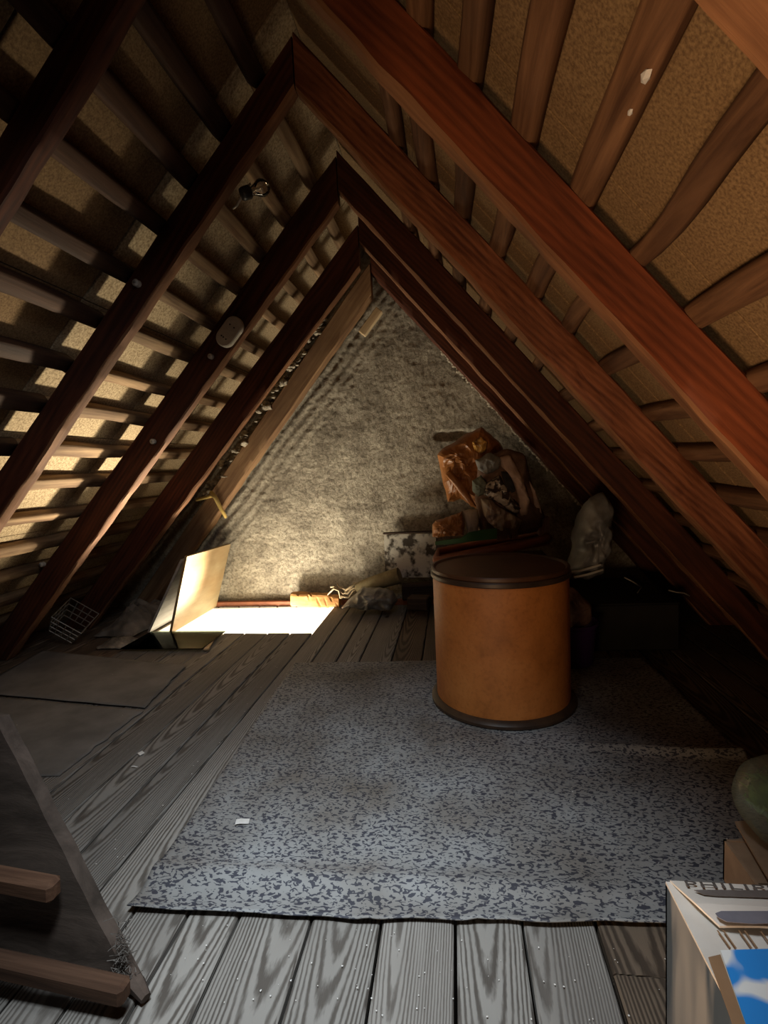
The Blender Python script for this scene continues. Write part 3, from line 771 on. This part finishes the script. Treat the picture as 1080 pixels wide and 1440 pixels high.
patch('printed_shape', [(976, 1251.5), (990, 1251), (1040, 1251.5), (1110, 1252), (1110, 1263), (1040, 1261), (1010, 1260), (990, 1258)], ZT + .0165, 'ink_dark', fl)
patch('printed_shape', [(1006, 1284), (1014, 1281), (1060, 1281), (1110, 1281), (1110, 1297), (1060, 1299), (1022, 1296), (1010, 1290)], ZT + .0215, 'ink_grey', fl)
fc = bpy.data.curves.new('lettering', 'FONT'); fc.body = 'PHILIPS'; fc.size = .036; fc.extrude = .0004; fc.space_character = 1.12
fc.materials.append(MATS['ink_dark'])
tmp = bpy.data.objects.new('lettering', fc); COL.objects.link(tmp); bpy.context.view_layer.update()
fo_me = bpy.data.meshes.new_from_object(tmp.evaluated_get(bpy.context.evaluated_depsgraph_get())); bpy.data.objects.remove(tmp)
fo = bpy.data.objects.new('lettering', fo_me); COL.objects.link(fo); fo.parent = fl
q = g(964, 1246.5, ZT + .0140); fo.location = q; fo.rotation_euler = (0, 0, R_(0)); fo.scale = (1, .42, 1)
# brown strip and picture panel on the near part of the top
patch('brown_strip', [(996, 1346), (1013, 1342), (1052, 1450), (1070, 1500), (1052, 1500)], ZT + .0085, 'carton_brown', car)
pc = patch('picture_panel', [(1013, 1336), (1120, 1333), (1180, 1500), (1070, 1500)], ZT + .0095, 'print_sky', car); pc['label'] = 'glossy blue and white picture'
for k in range(5):
    u0 = 1008 + k * 15 + (k % 2) * -7
    patch('printed_line', [(u0, 1308), (u0 + 2, 1308), (u0 + 20, 1333), (u0 + 18, 1333)], ZT + .0085, 'carton_brown', car)
# ------------------------------------------------------------------ brown carton with open flaps behind it
b2 = empty('brown_carton', (.80, 1.12, 0)); tag(b2, 'plain brown carton with raised flaps behind the printed carton', 'carton')
q0 = at(1017, 1180, 1.22)
zl = Vector(b2.location)
bm = bmesh.new()
x0_, y1_, zt_ = q0.x, 1.22, q0.z
quadbox(bm, [Vector((x0_, .86, .020)) - zl, Vector((x0_, y1_, .020)) - zl, Vector((x0_, y1_, zt_)) - zl, Vector((x0_, .86, zt_)) - zl], (.006, 0, 0))
quadbox(bm, [Vector((x0_, y1_, .020)) - zl, Vector((x0_ + .40, y1_, .020)) - zl, Vector((x0_ + .40, y1_, zt_)) - zl, Vector((x0_, y1_, zt_)) - zl], (0, -.006, 0))
quadbox(bm, [Vector((x0_ + .40, .86, .020)) - zl, Vector((x0_ + .40, y1_, .020)) - zl, Vector((x0_ + .40, y1_, zt_)) - zl, Vector((x0_ + .40, .86, zt_)) - zl], (-.006, 0, 0))
quadbox(bm, [Vector((x0_, .86, .020)) - zl, Vector((x0_ + .40, .86, .020)) - zl, Vector((x0_ + .40, .86, zt_)) - zl, Vector((x0_, .86, zt_)) - zl], (0, .006, 0))
obj('body', bm, 'cardboard', b2)
for uv, dz, th in (([(1021, 1184), (1044, 1178), (1084, 1242), (1060, 1242)], -.002, .010), ([(1033, 1155), (1055, 1153), (1112, 1232), (1084, 1242)], .030, .012)):
    bm = bmesh.new(); quadbox(bm, [gp(u, v, zt_ + dz) - zl for u, v in uv], (.004, 0, -th)); obj('flap', bm, 'cardboard', b2)
# green bundle in a clear bag on that carton
gb = at(1094, 1128, 1.16)
bag = empty('plastic_bag', gb); tag(bag, 'clear plastic bag of green leaves at the right edge above the brown carton', 'bag')
bm = bmesh.new(); g_ = bmesh.ops.create_icosphere(bm, subdivisions=4, radius=.078)
for v in bm.verts: v.co = Vector((v.co.x * (1 - .25 * max(0, -v.co.z) / .08), v.co.y, v.co.z * 1.12)) * (1 + .10 * ridged(v.co * 13, 3) * .6)
obj('film', bm, 'clear_film', bag, True)
bm = bmesh.new()
for k in range(420):
    d = Vector((random.gauss(0, 1), random.gauss(0, 1), random.gauss(0, 1))).normalized() * random.uniform(.03, .062)
    d.z = d.z * 1.0 + .012
    e = d.orthogonal().normalized() * .004; tip = d + Vector((random.gauss(0, .012), random.gauss(0, .012), random.gauss(0, .012)))
    a, b, c = bm.verts.new(d - e), bm.verts.new(d + e), bm.verts.new(tip); bm.faces.new((a, b, c))
o = obj('leaves', bm, 'plant_green', bag); o['kind'] = 'stuff'
bm = bmesh.new(); g_ = bmesh.ops.create_icosphere(bm, subdivisions=3, radius=.05); 
for v in bm.verts: v.co = v.co * (1 + .2 * fbm(v.co * 30, 3)) + Vector((0, 0, .01))
obj('moss_ball', bm, 'plant_green', bag, True)

# ------------------------------------------------------------------ behind the drum: stack that carries the clothes
def carton(name, c, s, mat, label, cat='box', rz=0.0):
    o = empty(name, c, (0, 0, rz)); tag(o, label, cat)
    bm = bmesh.new(); box(bm, (0, 0, s[2] / 2), s, bev=.006); obj('body', bm, mat, o)
    bm = bmesh.new(); box(bm, (0, 0, s[2] + .004), (s[0] * 1.01, s[1] * 1.01, .008), bev=.002); obj('lid', bm, mat, o)
    return o
zs = at(690, 782, 3.25).z
carton('wooden_chest', (.22, 3.30, .005), (.70, .56, at(614, 781, 3.12).z - .075), 'dark_wood', 'dark wooden chest behind the drum carrying the clothes and the brown case', 'chest')
# brown open case, tilted up to the right
cse = empty('brown_case', at(692, 774, 3.12)); tag(cse, 'shallow reddish brown case tilted up at its right end behind the drum', 'case')
a0, a1 = at(614, 781, 3.12) - cse.location, at(772, 751, 3.12) - cse.location
dx = (a1 - a0); Lc = dx.length; ex = dx.normalized(); ey = Vector((0, 1, 0)); ez = ex.cross(ey)
mt = Matrix((ex, ey, ez)).transposed()
bm = bmesh.new(); box(bm, (0, .17, -.025), (Lc, .34, .012), bev=.004)
o = obj('bottom', bm, 'leather', cse); o.matrix_basis = mt.to_4x4()
bm = bmesh.new(); tube(bm, [(-Lc / 2, 0, 0), (-Lc / 2 + .03, -.006, -.002), (Lc / 2 - .05, -.006, .004), (Lc / 2 - .012, 0, .006), (Lc / 2, .03, .006), (Lc / 2, .33, 0), (-Lc / 2, .33, 0), (-Lc / 2 - .004, .03, 0)], .026, 8, True)
o = obj('rim', bm, 'leather', cse, True); o.matrix_basis = mt.to_4x4()
# green brush
gbm = bmesh.new()
pts = [(612, 764), (630, 762), (648, 760), (660, 755), (680, 752), (699, 750)]
Pp = [at(u, v, 3.08) for u, v in pts]
wd = [.010, .014, .014, .027, .030, .030]
c0 = sum(Pp, Vector()) / len(Pp)
fr, bk = [], []
for p, w in zip(Pp, wd):
    q = p - c0
    fr.append((gbm.verts.new(q + Vector((0, -.009, w))), gbm.verts.new(q + Vector((0, -.009, -w)))))
    bk.append((gbm.verts.new(q + Vector((0, .009, w))), gbm.verts.new(q + Vector((0, .009, -w)))))
for i in range(len(Pp) - 1):
    gbm.faces.new((fr[i][0], fr[i + 1][0], fr[i + 1][1], fr[i][1])); gbm.faces.new((bk[i][0], bk[i][1], bk[i + 1][1], bk[i + 1][0]))
    gbm.faces.new((fr[i][0], bk[i][0], bk[i + 1][0], fr[i + 1][0])); gbm.faces.new((fr[i][1], fr[i + 1][1], bk[i + 1][1], bk[i][1]))
gbm.faces.new((fr[0][0], fr[0][1], bk[0][1], bk[0][0])); gbm.faces.new((fr[-1][0], bk[-1][0], bk[-1][1], fr[-1][1]))
br = empty('hand_brush', c0); tag(br, 'green hand brush with brown bristles lying on the brown case', 'brush')
obj('handle', gbm, 'green_plastic', br)
bm = bmesh.new(); 
for k in range(60):
    u = k / 59; p = Pp[-1].lerp(at(727, 747, 3.08), u) - c0
    tube(bm, [p + Vector((0, random.uniform(-.008, .008), .03)), p + Vector((random.gauss(0, .004), random.uniform(-.02, .01), -.035 + random.gauss(0, .004)))], .004, 4)
o = obj('bristles', bm, 'cloth_brown', br); o['kind'] = 'stuff'
def lump(name, uv, y, thick, mat, label, cat, amp=.02, freq=9, seed=0, parent=None, flat=.5, nr=14, na=72, smooth=True):
    P_ = [at(u, v, y) for u, v in uv]
    bm = bmesh.new(); blob(bm, P_, thick, amp, freq, nr, na, seed, flat)
    loc = sum(P_, Vector()) / len(P_); loc.z = min(p.z for p in P_)
    if parent:
        bmesh.ops.translate(bm, verts=bm.verts, vec=-Vector(parent.location))
        return obj(name, bm, mat, parent, smooth)
    o = obj(name, bm, mat, None, smooth, loc)
    return tag(o, label, cat)
# kraft paper sack
sk = empty('paper_sack', at(655, 715, 3.46)); tag(sk, 'crumpled orange-brown paper sack leaning on the clothes under the gable', 'sack')
lump('body', [(615, 640), (622, 630), (655, 612), (677, 600), (700, 618), (712, 640), (690, 670), (672, 716), (650, 702), (630, 706), (622, 675)], 3.46, .09, 'kraft', '', '', .03, 8, 2, sk, smooth=False)
lump('fold', [(626, 667), (632, 661), (652, 680), (671, 714), (662, 712), (645, 692)], 3.35, .02, 'kraft', '', '', .004, 8, 5, sk)
o = lump('window_film', [(664, 622), (676, 613), (686, 622), (684, 634), (674, 640), (666, 634)], 3.345, .012, 'amber_window', '', '', .006, 20, 6, sk); o['label'] = 'shiny amber film patch catching light'
# bundle of clothes
bd = empty('clothes_bundle', at(715, 752, 3.22)); tag(bd, 'heap of crumpled clothes and patterned fabric on the brown case', 'clothes')
lump('dark_garment', [(672, 660), (690, 640), (712, 632), (738, 640), (748, 680), (766, 725), (764, 748), (720, 752), (672, 752), (668, 700)], 3.24, .11, 'cloth_brown', '', '', .03, 8, 11, bd)
lump('grey_fold', [(668, 648), (690, 636), (706, 645), (702, 660), (684, 668), (672, 660)], 3.13, .035, 'cloth_grey', '', '', .012, 14, 12, bd)
lump('teal_fold', [(664, 676), (676, 668), (686, 680), (684, 694), (672, 698), (664, 690)], 3.12, .03, 'cloth_teal', '', '', .010, 14, 13, bd)
lump('pink_sleeve', [(703, 643), (716, 638), (726, 655), (738, 680), (746, 705), (742, 726), (732, 726), (726, 690), (714, 664), (704, 656)], 3.12, .035, 'cloth_pink', '', '', .014, 12, 14, bd)
lump('floral_scarf', [(680, 682), (690, 676), (702, 668), (712, 684), (722, 704), (734, 716), (726, 724), (706, 712), (688, 700), (680, 696)], 3.10, .03, 'print_floral', '', '', .010, 14, 15, bd)
lump('black_fold', [(704, 662), (716, 664), (726, 690), (724, 706), (714, 700), (708, 680)], 3.115, .02, 'cloth_black', '', '', .008, 14, 16, bd)
lump('check_shirt', [(676, 702), (690, 700), (706, 714), (724, 724), (734, 732), (728, 746), (704, 750), (690, 738), (680, 724)], 3.105, .035, 'print_check', '', '', .016, 12, 17, bd)
lump('cream_strip', [(744, 676), (750, 684), (760, 710), (762, 722), (754, 726), (750, 706)], 3.16, .02, 'cloth_pink', '', '', .008, 14, 18, bd)
# small brown paper bag, pale cloth, striped booklet
lump('paper_bag', [(608, 738), (612, 731), (630, 727), (650, 719), (654, 738), (652, 753), (630, 755), (608, 756)], 3.16, .05, 'kraft', 'small brown paper bag left of the pale cloth on the case', 'bag', .016, 14, 21, smooth=False)
lump('pale_cloth', [(651, 718), (660, 716), (672, 716), (674, 735), (672, 750), (658, 752), (654, 735)], 3.17, .035, 'cloth_cream', 'pale folded cloth standing between paper bag and clothes heap', 'cloth', .008, 12, 23)
bm = bmesh.new()
for k in range(7):
    a, b = at(757 + k * 2.2, 730 - k * .6, 3.2), at(757 + k * 2.2, 752 - k * .8, 3.2)
    box(bm, (a + b) / 2, (.005, .09, (a - b).length), bev=.001)
lb = (at(764, 751, 3.2)); o = obj('ribbed_bundle', bm, 'cloth_pink', loc=lb); tag(o, 'small ribbed bundle at the right end of the brown case', 'bundle')

# ------------------------------------------------------------------ things along the foot of the gable wall
p = [at(540, 752, 3.70), at(613, 750, 3.70), at(613, 812, 3.66), at(542, 812, 3.66)]
slab('painted_board', [p[3], p[2], p[1], p[0]], (0, .03, 0), 'peel_paint', 'board with flaking white paint leaning on the gable wall beside the drum', 'board')
bm = bmesh.new(); a, b = at(539, 750, 3.65), at(613, 747, 3.65); box(bm, (0, 0, 0), ((b - a).length, .045, .010), bev=.002)
sh = obj('wooden_strip', bm, 'dark_wood'); sh.location = (a + b) / 2; sh.rotation_euler = (0, -math.atan2((b - a).z, (b - a).x), 0); tag(sh, 'thin dark strip lying along the top of the flaking painted board', 'strip')
# rotten wood block with cracked face
a, b = gp(408, 851), gp(478, 850)
bm = bmesh.new()
ns = 26; rings = []
Lb = .36
for i in range(ns + 1):
    X = -Lb / 2 + Lb * i / ns; ring = []
    for k in range(14):
        th = 2 * math.pi * k / 14; cc, ss = math.cos(th), math.sin(th)
        yy, zz = math.copysign(abs(cc) ** .5, cc) * .045, math.copysign(abs(ss) ** .5, ss) * .052
        d = 1 + .10 * noise.noise(Vector((X * 22, yy * 20, zz * 20))) - (.16 if abs(noise.noise(Vector((X * 11, yy * 12, zz * 16 + 3)))) < .04 else 0)
        ring.append(bm.verts.new((X + .012 * noise.noise(Vector((yy * 40, zz * 40, i > 13))), yy * d, max(-.052, zz * d * (1 - .25 * (X > .1))))))
    rings.append(ring)
for A_, B_ in zip(rings, rings[1:]):
    for k in range(14): bm.faces.new((A_[k], A_[(k + 1) % 14], B_[(k + 1) % 14], B_[k]))
bm.faces.new(rings[0][::-1]); bm.faces.new(rings[-1])
o = obj('wood_block', bm, 'rotten_wood'); c_ = at(443, 839, 3.66); o.location = (c_.x, 3.68, .054); o.rotation_euler = (0, R_(2), R_(-2))
tag(o, 'cracked orange block of rotten wood at the foot of the gable wall', 'wood block')
# twine scraps
bm = bmesh.new()
for k in range(6):
    u0, v0 = 462 + k * 5, 836 - (k % 3) * 5
    pts = [at(u0 + j * 6 + random.uniform(-3, 3), v0 - 6 * math.sin(j * 1.3 + k) + random.uniform(-3, 3), 3.60 + .01 * k) for j in range(5)]
    tube(bm, pts, [.004, .008, .007, .006, .003], 6)
o = obj('twine', bm, 'twine', True and None, True, loc=at(478, 850, 3.6)); tag(o, 'loose pale twisted twine between the rotten block and the rolled mat', 'twine')
# rolled mat
a, b = at(502, 827, 3.64), at(562, 809, 3.60)
bm = bmesh.new(); d = b - a
n_ = 24; ringsR = []
tube(bm, [a, a.lerp(b, .33), a.lerp(b, .66), b], [.036, .050, .054, .056], 18)
o = obj('rolled_mat', bm, 'roll_mat', None, True, loc=(a + b) / 2); tag(o, 'olive-brown rolled mat propped on the clear bag by the gable wall', 'roll')
try: o.data.set_sharp_from_angle(angle=R_(50))
except Exception: pass
# crumpled plastic bag
lump('plastic_bag', [(480, 854), (492, 842), (506, 828), (530, 826), (552, 832), (560, 845), (552, 855), (520, 857)], 3.47, .075, 'dusty_film', 'crumpled dusty plastic bag lying under the rolled mat', 'bag', .030, 9, 31)
# dark offcuts
for (u0, v0, u1, v1, y, rz, lab) in ((566, 820, 612, 842, 3.58, 4, 'dark wooden offcut lying in the corner left of the drum'), (575, 838, 604, 856, 3.42, -12, 'small dark block on the floor beside the wooden offcut')):
    a, b = at(u0, v1, y), at(u1, v0, y)
    bm = bmesh.new(); sz = (abs(b.x - a.x), .10, abs(b.z - a.z)); box(bm, (0, 0, 0), sz, bev=.008)
    o = obj('wooden_offcut', bm, 'dark_wood'); o.location = ((a.x + b.x) / 2, y, max((a.z + b.z) / 2, sz[2] / 2 + .003)); o.rotation_euler = (0, 0, R_(rz)); tag(o, lab, 'offcut')
# ------------------------------------------------------------------ right of the drum
bk_ = gp(824, 950); by = 2.60
bc = Vector((at(800, 900, by).x, by, .011))
zt = at(800, 872, by).z
buc = empty('bucket', bc); tag(buc, 'dark purple plastic bucket half hidden behind the drum', 'bucket')
bm = bmesh.new(); lathe(bm, [(0, 0), (.105, 0), (.11, .004), (.128, zt - .02), (.128, zt - .012), (.12, zt - .012), (.10, .01), (0, .01)], 40); obj('body', bm, 'purple_plastic', buc, True)
bm = bmesh.new(); lathe(bm, [(.127, zt - .026), (.136, zt - .026), (.136, zt - .010), (.127, zt - .010), (.127, zt - .026)], 40); obj('rim', bm, 'purple_plastic', buc, True)
lump('burlap_scrap', [(792, 830), (806, 826), (818, 838), (830, 850), (832, 868), (818, 882), (800, 882)], 2.56, .05, 'cloth_brown', 'brown cloth scrap over the bucket beside the drum', 'cloth', .016, 12, 41)
gs = lump('plastic_sack', [(800, 802), (805, 770), (812, 725), (828, 700), (846, 690), (858, 705), (860, 740), (856, 775), (846, 806), (822, 814)], 2.72, .10, 'grey_plastic', 'grey plastic sack standing right of the drum under the rafter', 'sack', .035, 8, 43)
for pts, lab in (([(798, 806), (815, 803), (832, 798), (845, 794)], 'upper white plastic edging under the grey sack'), ([(808, 812), (826, 808), (848, 801)], 'lower white plastic edging under the grey sack')):
    bm = bmesh.new(); tube(bm, [at(u, v, 2.58) for u, v in pts], .006, 6)
    o = obj('edging_strip', bm, 'white_plastic', None, True, loc=at(*pts[1], 2.58)); tag(o, lab, 'strip')
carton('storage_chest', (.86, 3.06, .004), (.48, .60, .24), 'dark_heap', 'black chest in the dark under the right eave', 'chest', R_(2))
# wisps of wire in the dark corner
for pts, lab in (([(878, 812), (890, 818), (902, 826), (896, 834)], 'bent wire hanging over the black chest beside the grey sack'), ([(940, 830), (952, 833), (962, 834), (970, 838)], 'short wire farther right over the black chest')):
    bm = bmesh.new(); tube(bm, [at(u, v, 2.80) for u, v in pts], .004, 5)
    o = obj('wire', bm, 'wire_steel', None, True, loc=at(*pts[1], 2.8)); tag(o, lab, 'wire')

# ------------------------------------------------------------------ left corner: wire basket and dusty sheets
wbk = empty('wire_basket', gp(104, 905)); tag(wbk, 'small tipped wire basket at the foot of the left rafters', 'basket')
wbk.rotation_euler = (R_(28), R_(38), R_(20))
bm = bmesh.new(); s_ = .085
for z in (-1, -.33, .33, 1):
    k = 1 + .12 * z
    tube(bm, [(s_ * k, s_ * k, z * s_ * .8), (-s_ * k, s_ * k, z * s_ * .8), (-s_ * k, -s_ * k, z * s_ * .8), (s_ * k, -s_ * k, z * s_ * .8)], .0035, 5, True)
obj('ring_wires', bm, 'wire_steel', wbk)
bm = bmesh.new()
for q in (-1, -.5, 0, .5, 1):
    for sgn in (-1, 1):
        for ax in (0, 1):
            a = [q * s_ * .88, sgn * s_ * .88]; b = [q * s_ * 1.12, sgn * s_ * 1.12]
            if ax: a.reverse(); b.reverse()
            tube(bm, [(a[0], a[1], -s_ * .8), (b[0], b[1], s_ * .8)], .003, 5)
obj('side_wires', bm, 'wire_steel', wbk)
wbk.location.z = .135
def heap(name, x0, x1, y0, y1, h, mat, label, cat, seed, freq=6):
    def f(u, v):
        x = x0 + (x1 - x0) * u + .02 * noise.noise(Vector((v * 5, seed, 1))); y = y0 + (y1 - y0) * v + .02 * noise.noise(Vector((u * 5, seed, 2)))
        e = math.sin(math.pi * u) * math.sin(math.pi * v)
        z = .012 + h * e ** .6 * (.55 + .45 * ridged(Vector((x * freq, y * freq, seed)), 3) * .6)
        return Vector((x, y, max(.008, z)))
    bm = bmesh.new(); sheet(bm, f, 44, 36, .003)
    o = obj(name, bm, mat, None, False, loc=((x0 + x1) / 2, (y0 + y1) / 2, 0)); return tag(o, label, cat)
heap('dusty_sheet', -2.30, -2.03, 3.0, 3.6, .17, 'dusty_sheet', 'crumpled dark dusty plastic sheet left of the hatch', 'sheet', 5)
heap('crumpled_film', -2.12, -1.96, 2.78, 2.96, .045, 'dusty_film', 'small grey crumpled film left of the glass pane', 'film', 9, 14)

# ------------------------------------------------------------------ fittings on the left rafters
y2 = FR[3] + .015
sc = at(325, 468, y2); n_, t_v = frame(-1, AL)
sock = empty('wall_socket', (sc.x, y2 - .001, sc.z)); tag(sock, 'cream oval double socket screwed to the left rafter', 'socket')
def stadium(bm, r, half, y0, y1, n=16):
    ring = []
    for k in range(2 * n + 2):
        if k <= n: a = -math.pi / 2 + math.pi * k / n; c = half
        else: a = math.pi / 2 + math.pi * (k - n - 1) / n; c = -half
        ring.append((c + r * math.cos(a), r * math.sin(a)))
    up = t_v * -1; si = Vector((-up.z, 0, up.x))
    def V3(a, y): return up * a[0] + si * a[1] + Vector((0, y, 0))
    A_ = [bm.verts.new(V3(a, y1)) for a in ring]
    B_ = [bm.verts.new(V3(a, y0 + .006)) for a in ring]
    C_ = [bm.verts.new(V3((a[0] * .94, a[1] * .9), y0)) for a in ring]
    m = len(ring)
    for X, Y in ((A_, B_), (B_, C_)):
        for k in range(m): bm.faces.new((X[k], X[(k + 1) % m], Y[(k + 1) % m], Y[k]))
    bm.faces.new(C_); bm.faces.new(A_[::-1])
bm = bmesh.new(); stadium(bm, .047, .036, -.030, 0); obj('plate', bm, 'ivory', sock)
up = -t_v; si = Vector((-up.z, 0, up.x))
for sg in (.034, -.036):
    c_ = up * sg + Vector((0, -.031, 0))
    bm = bmesh.new(); ringA = [bm.verts.new(c_ + (up * math.cos(a) + si * math.sin(a)) * .036) for a in [2 * math.pi * k / 28 for k in range(28)]]
    ringB = [bm.verts.new(v.co - c_ * 0 + Vector((0, .004, 0)) - (v.co - c_) * .08) for v in ringA]
    ringC = [bm.verts.new(c_ + (v.co - c_) * .86 + Vector((0, .0, 0))) for v in ringA]
    for k in range(28):
        bm.faces.new((ringA[k], ringA[(k + 1) % 28], ringC[(k + 1) % 28], ringC[k]))
        bm.faces.new((ringA[k], ringB[k], ringB[(k + 1) % 28], ringA[(k + 1) % 28]))
    face = obj('socket_face', bm, 'ivory', sock)
    for q in (-.013, .004, .016) if sg < 0 else (-.013, .014):
        bm = bmesh.new(); box(bm, c_ + si * q + up * -.003 + Vector((0, -.001, 0)), (.007, .004, .007), bev=.001); obj('pin_hole', bm, 'black_bakelite', face)
for u, v, y in ((298, 502, y2), (217, 621, y2), (195, 400, FR[2] + .015), (62, 793, y2)):
    p_ = at(u, v, y); o = empty('cable_knob', (p_.x, y, p_.z), (R_(90), 0, 0))
    lab = {298: 'small porcelain cable knob just below the oval socket', 217: 'small porcelain cable knob lower on the socket rafter', 195: 'small porcelain cable knob on the bulb rafter', 62: 'lowest small porcelain cable knob near the rafter foot'}[u]
    tag(o, lab, 'knob', 'porcelain cable knobs')
    bm = bmesh.new(); lathe(bm, [(0, 0), (.012, 0), (.014, .004), (.010, .010), (.010, .014), (.014, .020), (.010, .026), (0, .027)], 16); obj('body', bm, 'porcelain', o, True)
    bm = bmesh.new(); lathe(bm, [(0, .026), (.005, .026), (.005, .029), (0, .030)], 10); obj('screw', bm, 'wire_steel', o, True)
# bare bulb
bp = at(368, 264, 1.99); sp = at(347, 271, 1.965)
ax = (bp - sp).normalized()
blb = empty('light_bulb', bp); tag(blb, 'clear bare light bulb in a black holder on the left rafter', 'light bulb')
blb.rotation_euler = ax.to_track_quat('Z', 'Y').to_euler()
bm = bmesh.new(); lathe(bm, [(0, .031), (.012, .029), (.022, .022), (.029, .010), (.031, 0), (.029, -.010), (.023, -.021), (.017, -.032), (.0145, -.040), (.0145, -.046)], 32); obj('glass', bm, 'bulb_glass', blb, True)
bm = bmesh.new(); lathe(bm, [(0, -.086), (.02, -.084), (.024, -.074), (.024, -.050), (.019, -.044), (.0, -.044)], 24); obj('holder', bm, 'black_bakelite', blb, True)
bm = bmesh.new(); lathe(bm, [(0, .004), (.004, .003), (.006, -.01), (.004, -.03), (.009, -.043), (0, -.044)], 12); obj('filament_stem', bm, 'ivory', blb, True)
bm = bmesh.new(); a, b = at(352, 258, 1.972), at(333, 289, 1.968)
tube(bm, [a, a.lerp(b, .5) + Vector((0, -.004, .003)), b, b + Vector((-.02, .01, -.004))], [.004, .005, .005, .004], 6)
o = obj('bulb_bracket', bm, 'wire_steel', None, True, loc=a.lerp(b, .5)); tag(o, 'bent metal strap beside the bare bulb', 'bracket')

# ------------------------------------------------------------------ yellow foam and small blocks at the gable
bm = bmesh.new()
tube(bm, [at(u, v, y) for u, v, y in ((296, 693, 3.60), (303, 700, 3.585), (311, 716, 3.60), (318, 728, 3.61))], [.020, .016, .014, .010], 8)
tube(bm, [at(u, v, 3.60) for u, v in ((276, 703), (288, 700), (299, 697))], [.012, .013, .014], 8)
for v in bm.verts: v.co += Vector((fbm(v.co * 30, 2), 0, fbm(v.co * 30 + Vector((4, 4, 4)), 2))) * .005
o = obj('foam_strand', bm, 'foam_yellow', None, True, loc=at(303, 700, 3.6)); tag(o, 'yellow strand of sealing foam hanging over the pale gable rafter', 'foam')
a, b = at(509, 470, 3.70), at(534, 436, 3.70)
bm = bmesh.new(); box(bm, (0, 0, 0), ((b - a).length, .05, .055), bev=.004)
o = obj('wood_wedge', bm, 'strip_wood'); o.location = (a + b) / 2; o.rotation_euler = (0, -math.atan2((b - a).z, (b - a).x), 0); tag(o, 'short pale wooden wedge under the peak of the gable', 'wedge')
# white chips of plaster stuck on the right battens
for u, v, r, lab in ((908, 108, .011, 'large white plaster chip clinging to a batten of the right slope'), (886, 158, .0065, 'small white plaster chip below the larger one on the right batten')):
    n2, t2 = frame(1, AR); pl_o = OR - .012
    d = Vector(ray(u, v)); k = pl_o / d.dot(n2); p_ = Vector((0, 0, CAM_H)) + d * k
    bm = bmesh.new(); g_ = bmesh.ops.create_icosphere(bm, subdivisions=1, radius=r)
    for v_ in bm.verts: v_.co = Vector((v_.co.x * .8, v_.co.y * 1.5, v_.co.z * .5)) * (1 + .4 * noise.noise(v_.co * 60 + p_ * 5))
    o = obj('plaster_chip', bm, 'paper_white'); o.location = p_; o.rotation_euler = (0, AR, 0); tag(o, lab, 'chip', 'plaster chips on the right battens')

# ------------------------------------------------------------------ scraps on the floor
def scrap(u, v, w, h, rz, z, label):
    p_ = gp(u, v, z)
    def f(a, b): return Vector(((a - .5) * w, (b - .5) * h, .0012 * math.sin(a * 5) + .001 * b))
    bm = bmesh.new(); sheet(bm, f, 6, 3, .0008)
    o = obj('paper_scrap', bm, 'paper_white'); o.location = p_; o.rotation_euler = (0, 0, R_(rz)); tag(o, label, 'paper scrap', 'paper scraps on the floor')
scrap(341, 1155, .038, .020, 12, .017, 'whitish paper label lying on the left part of the carpet')
scrap(198, 1059, .022, .018, -30, .005, 'torn white paper scrap on the boards left of the carpet')
scrap(189, 1078, .022, .004, 0, .005, 'narrow white paper sliver on the boards below the torn scrap')
bm = bmesh.new()
def flake(x, y, z, r):
    a0 = random.random() * 6; vs = [bm.verts.new((x + r * math.cos(a0 + k * 1.57) * random.uniform(.5, 1.2), y + r * math.sin(a0 + k * 1.57) * random.uniform(.5, 1.2), z + random.uniform(0, r * .5))) for k in range(4)]
    t = bm.verts.new((x, y, z + r * .6))
    for k in range(4): bm.faces.new((vs[k], vs[(k + 1) % 4], t))
    bm.faces.new(vs[::-1])
for k in range(260):
    q = random.random()
    if q < .35: x, y, z = random.uniform(-.6, .45), random.uniform(.86, 1.04), .002
    elif q < .6: x, y, z = -.893 + random.gauss(0, .05), random.uniform(1.0, 2.6), .002
    elif q < .75: x, y, z = random.uniform(-1.9, -.9), random.uniform(1.2, 3.0), .010
    else:
        x, y = random.uniform(-.7, .8), random.uniform(1.12, 2.5); z = .0135
    flake(x, y, z, random.uniform(.0008, .0026))
o = obj('debris', bm, 'paper_white'); tag(o, 'white crumbs of plaster scattered on boards and carpet', 'debris', kind='stuff')
# dark seams of dirt: nothing painted, the plank joints are real gaps
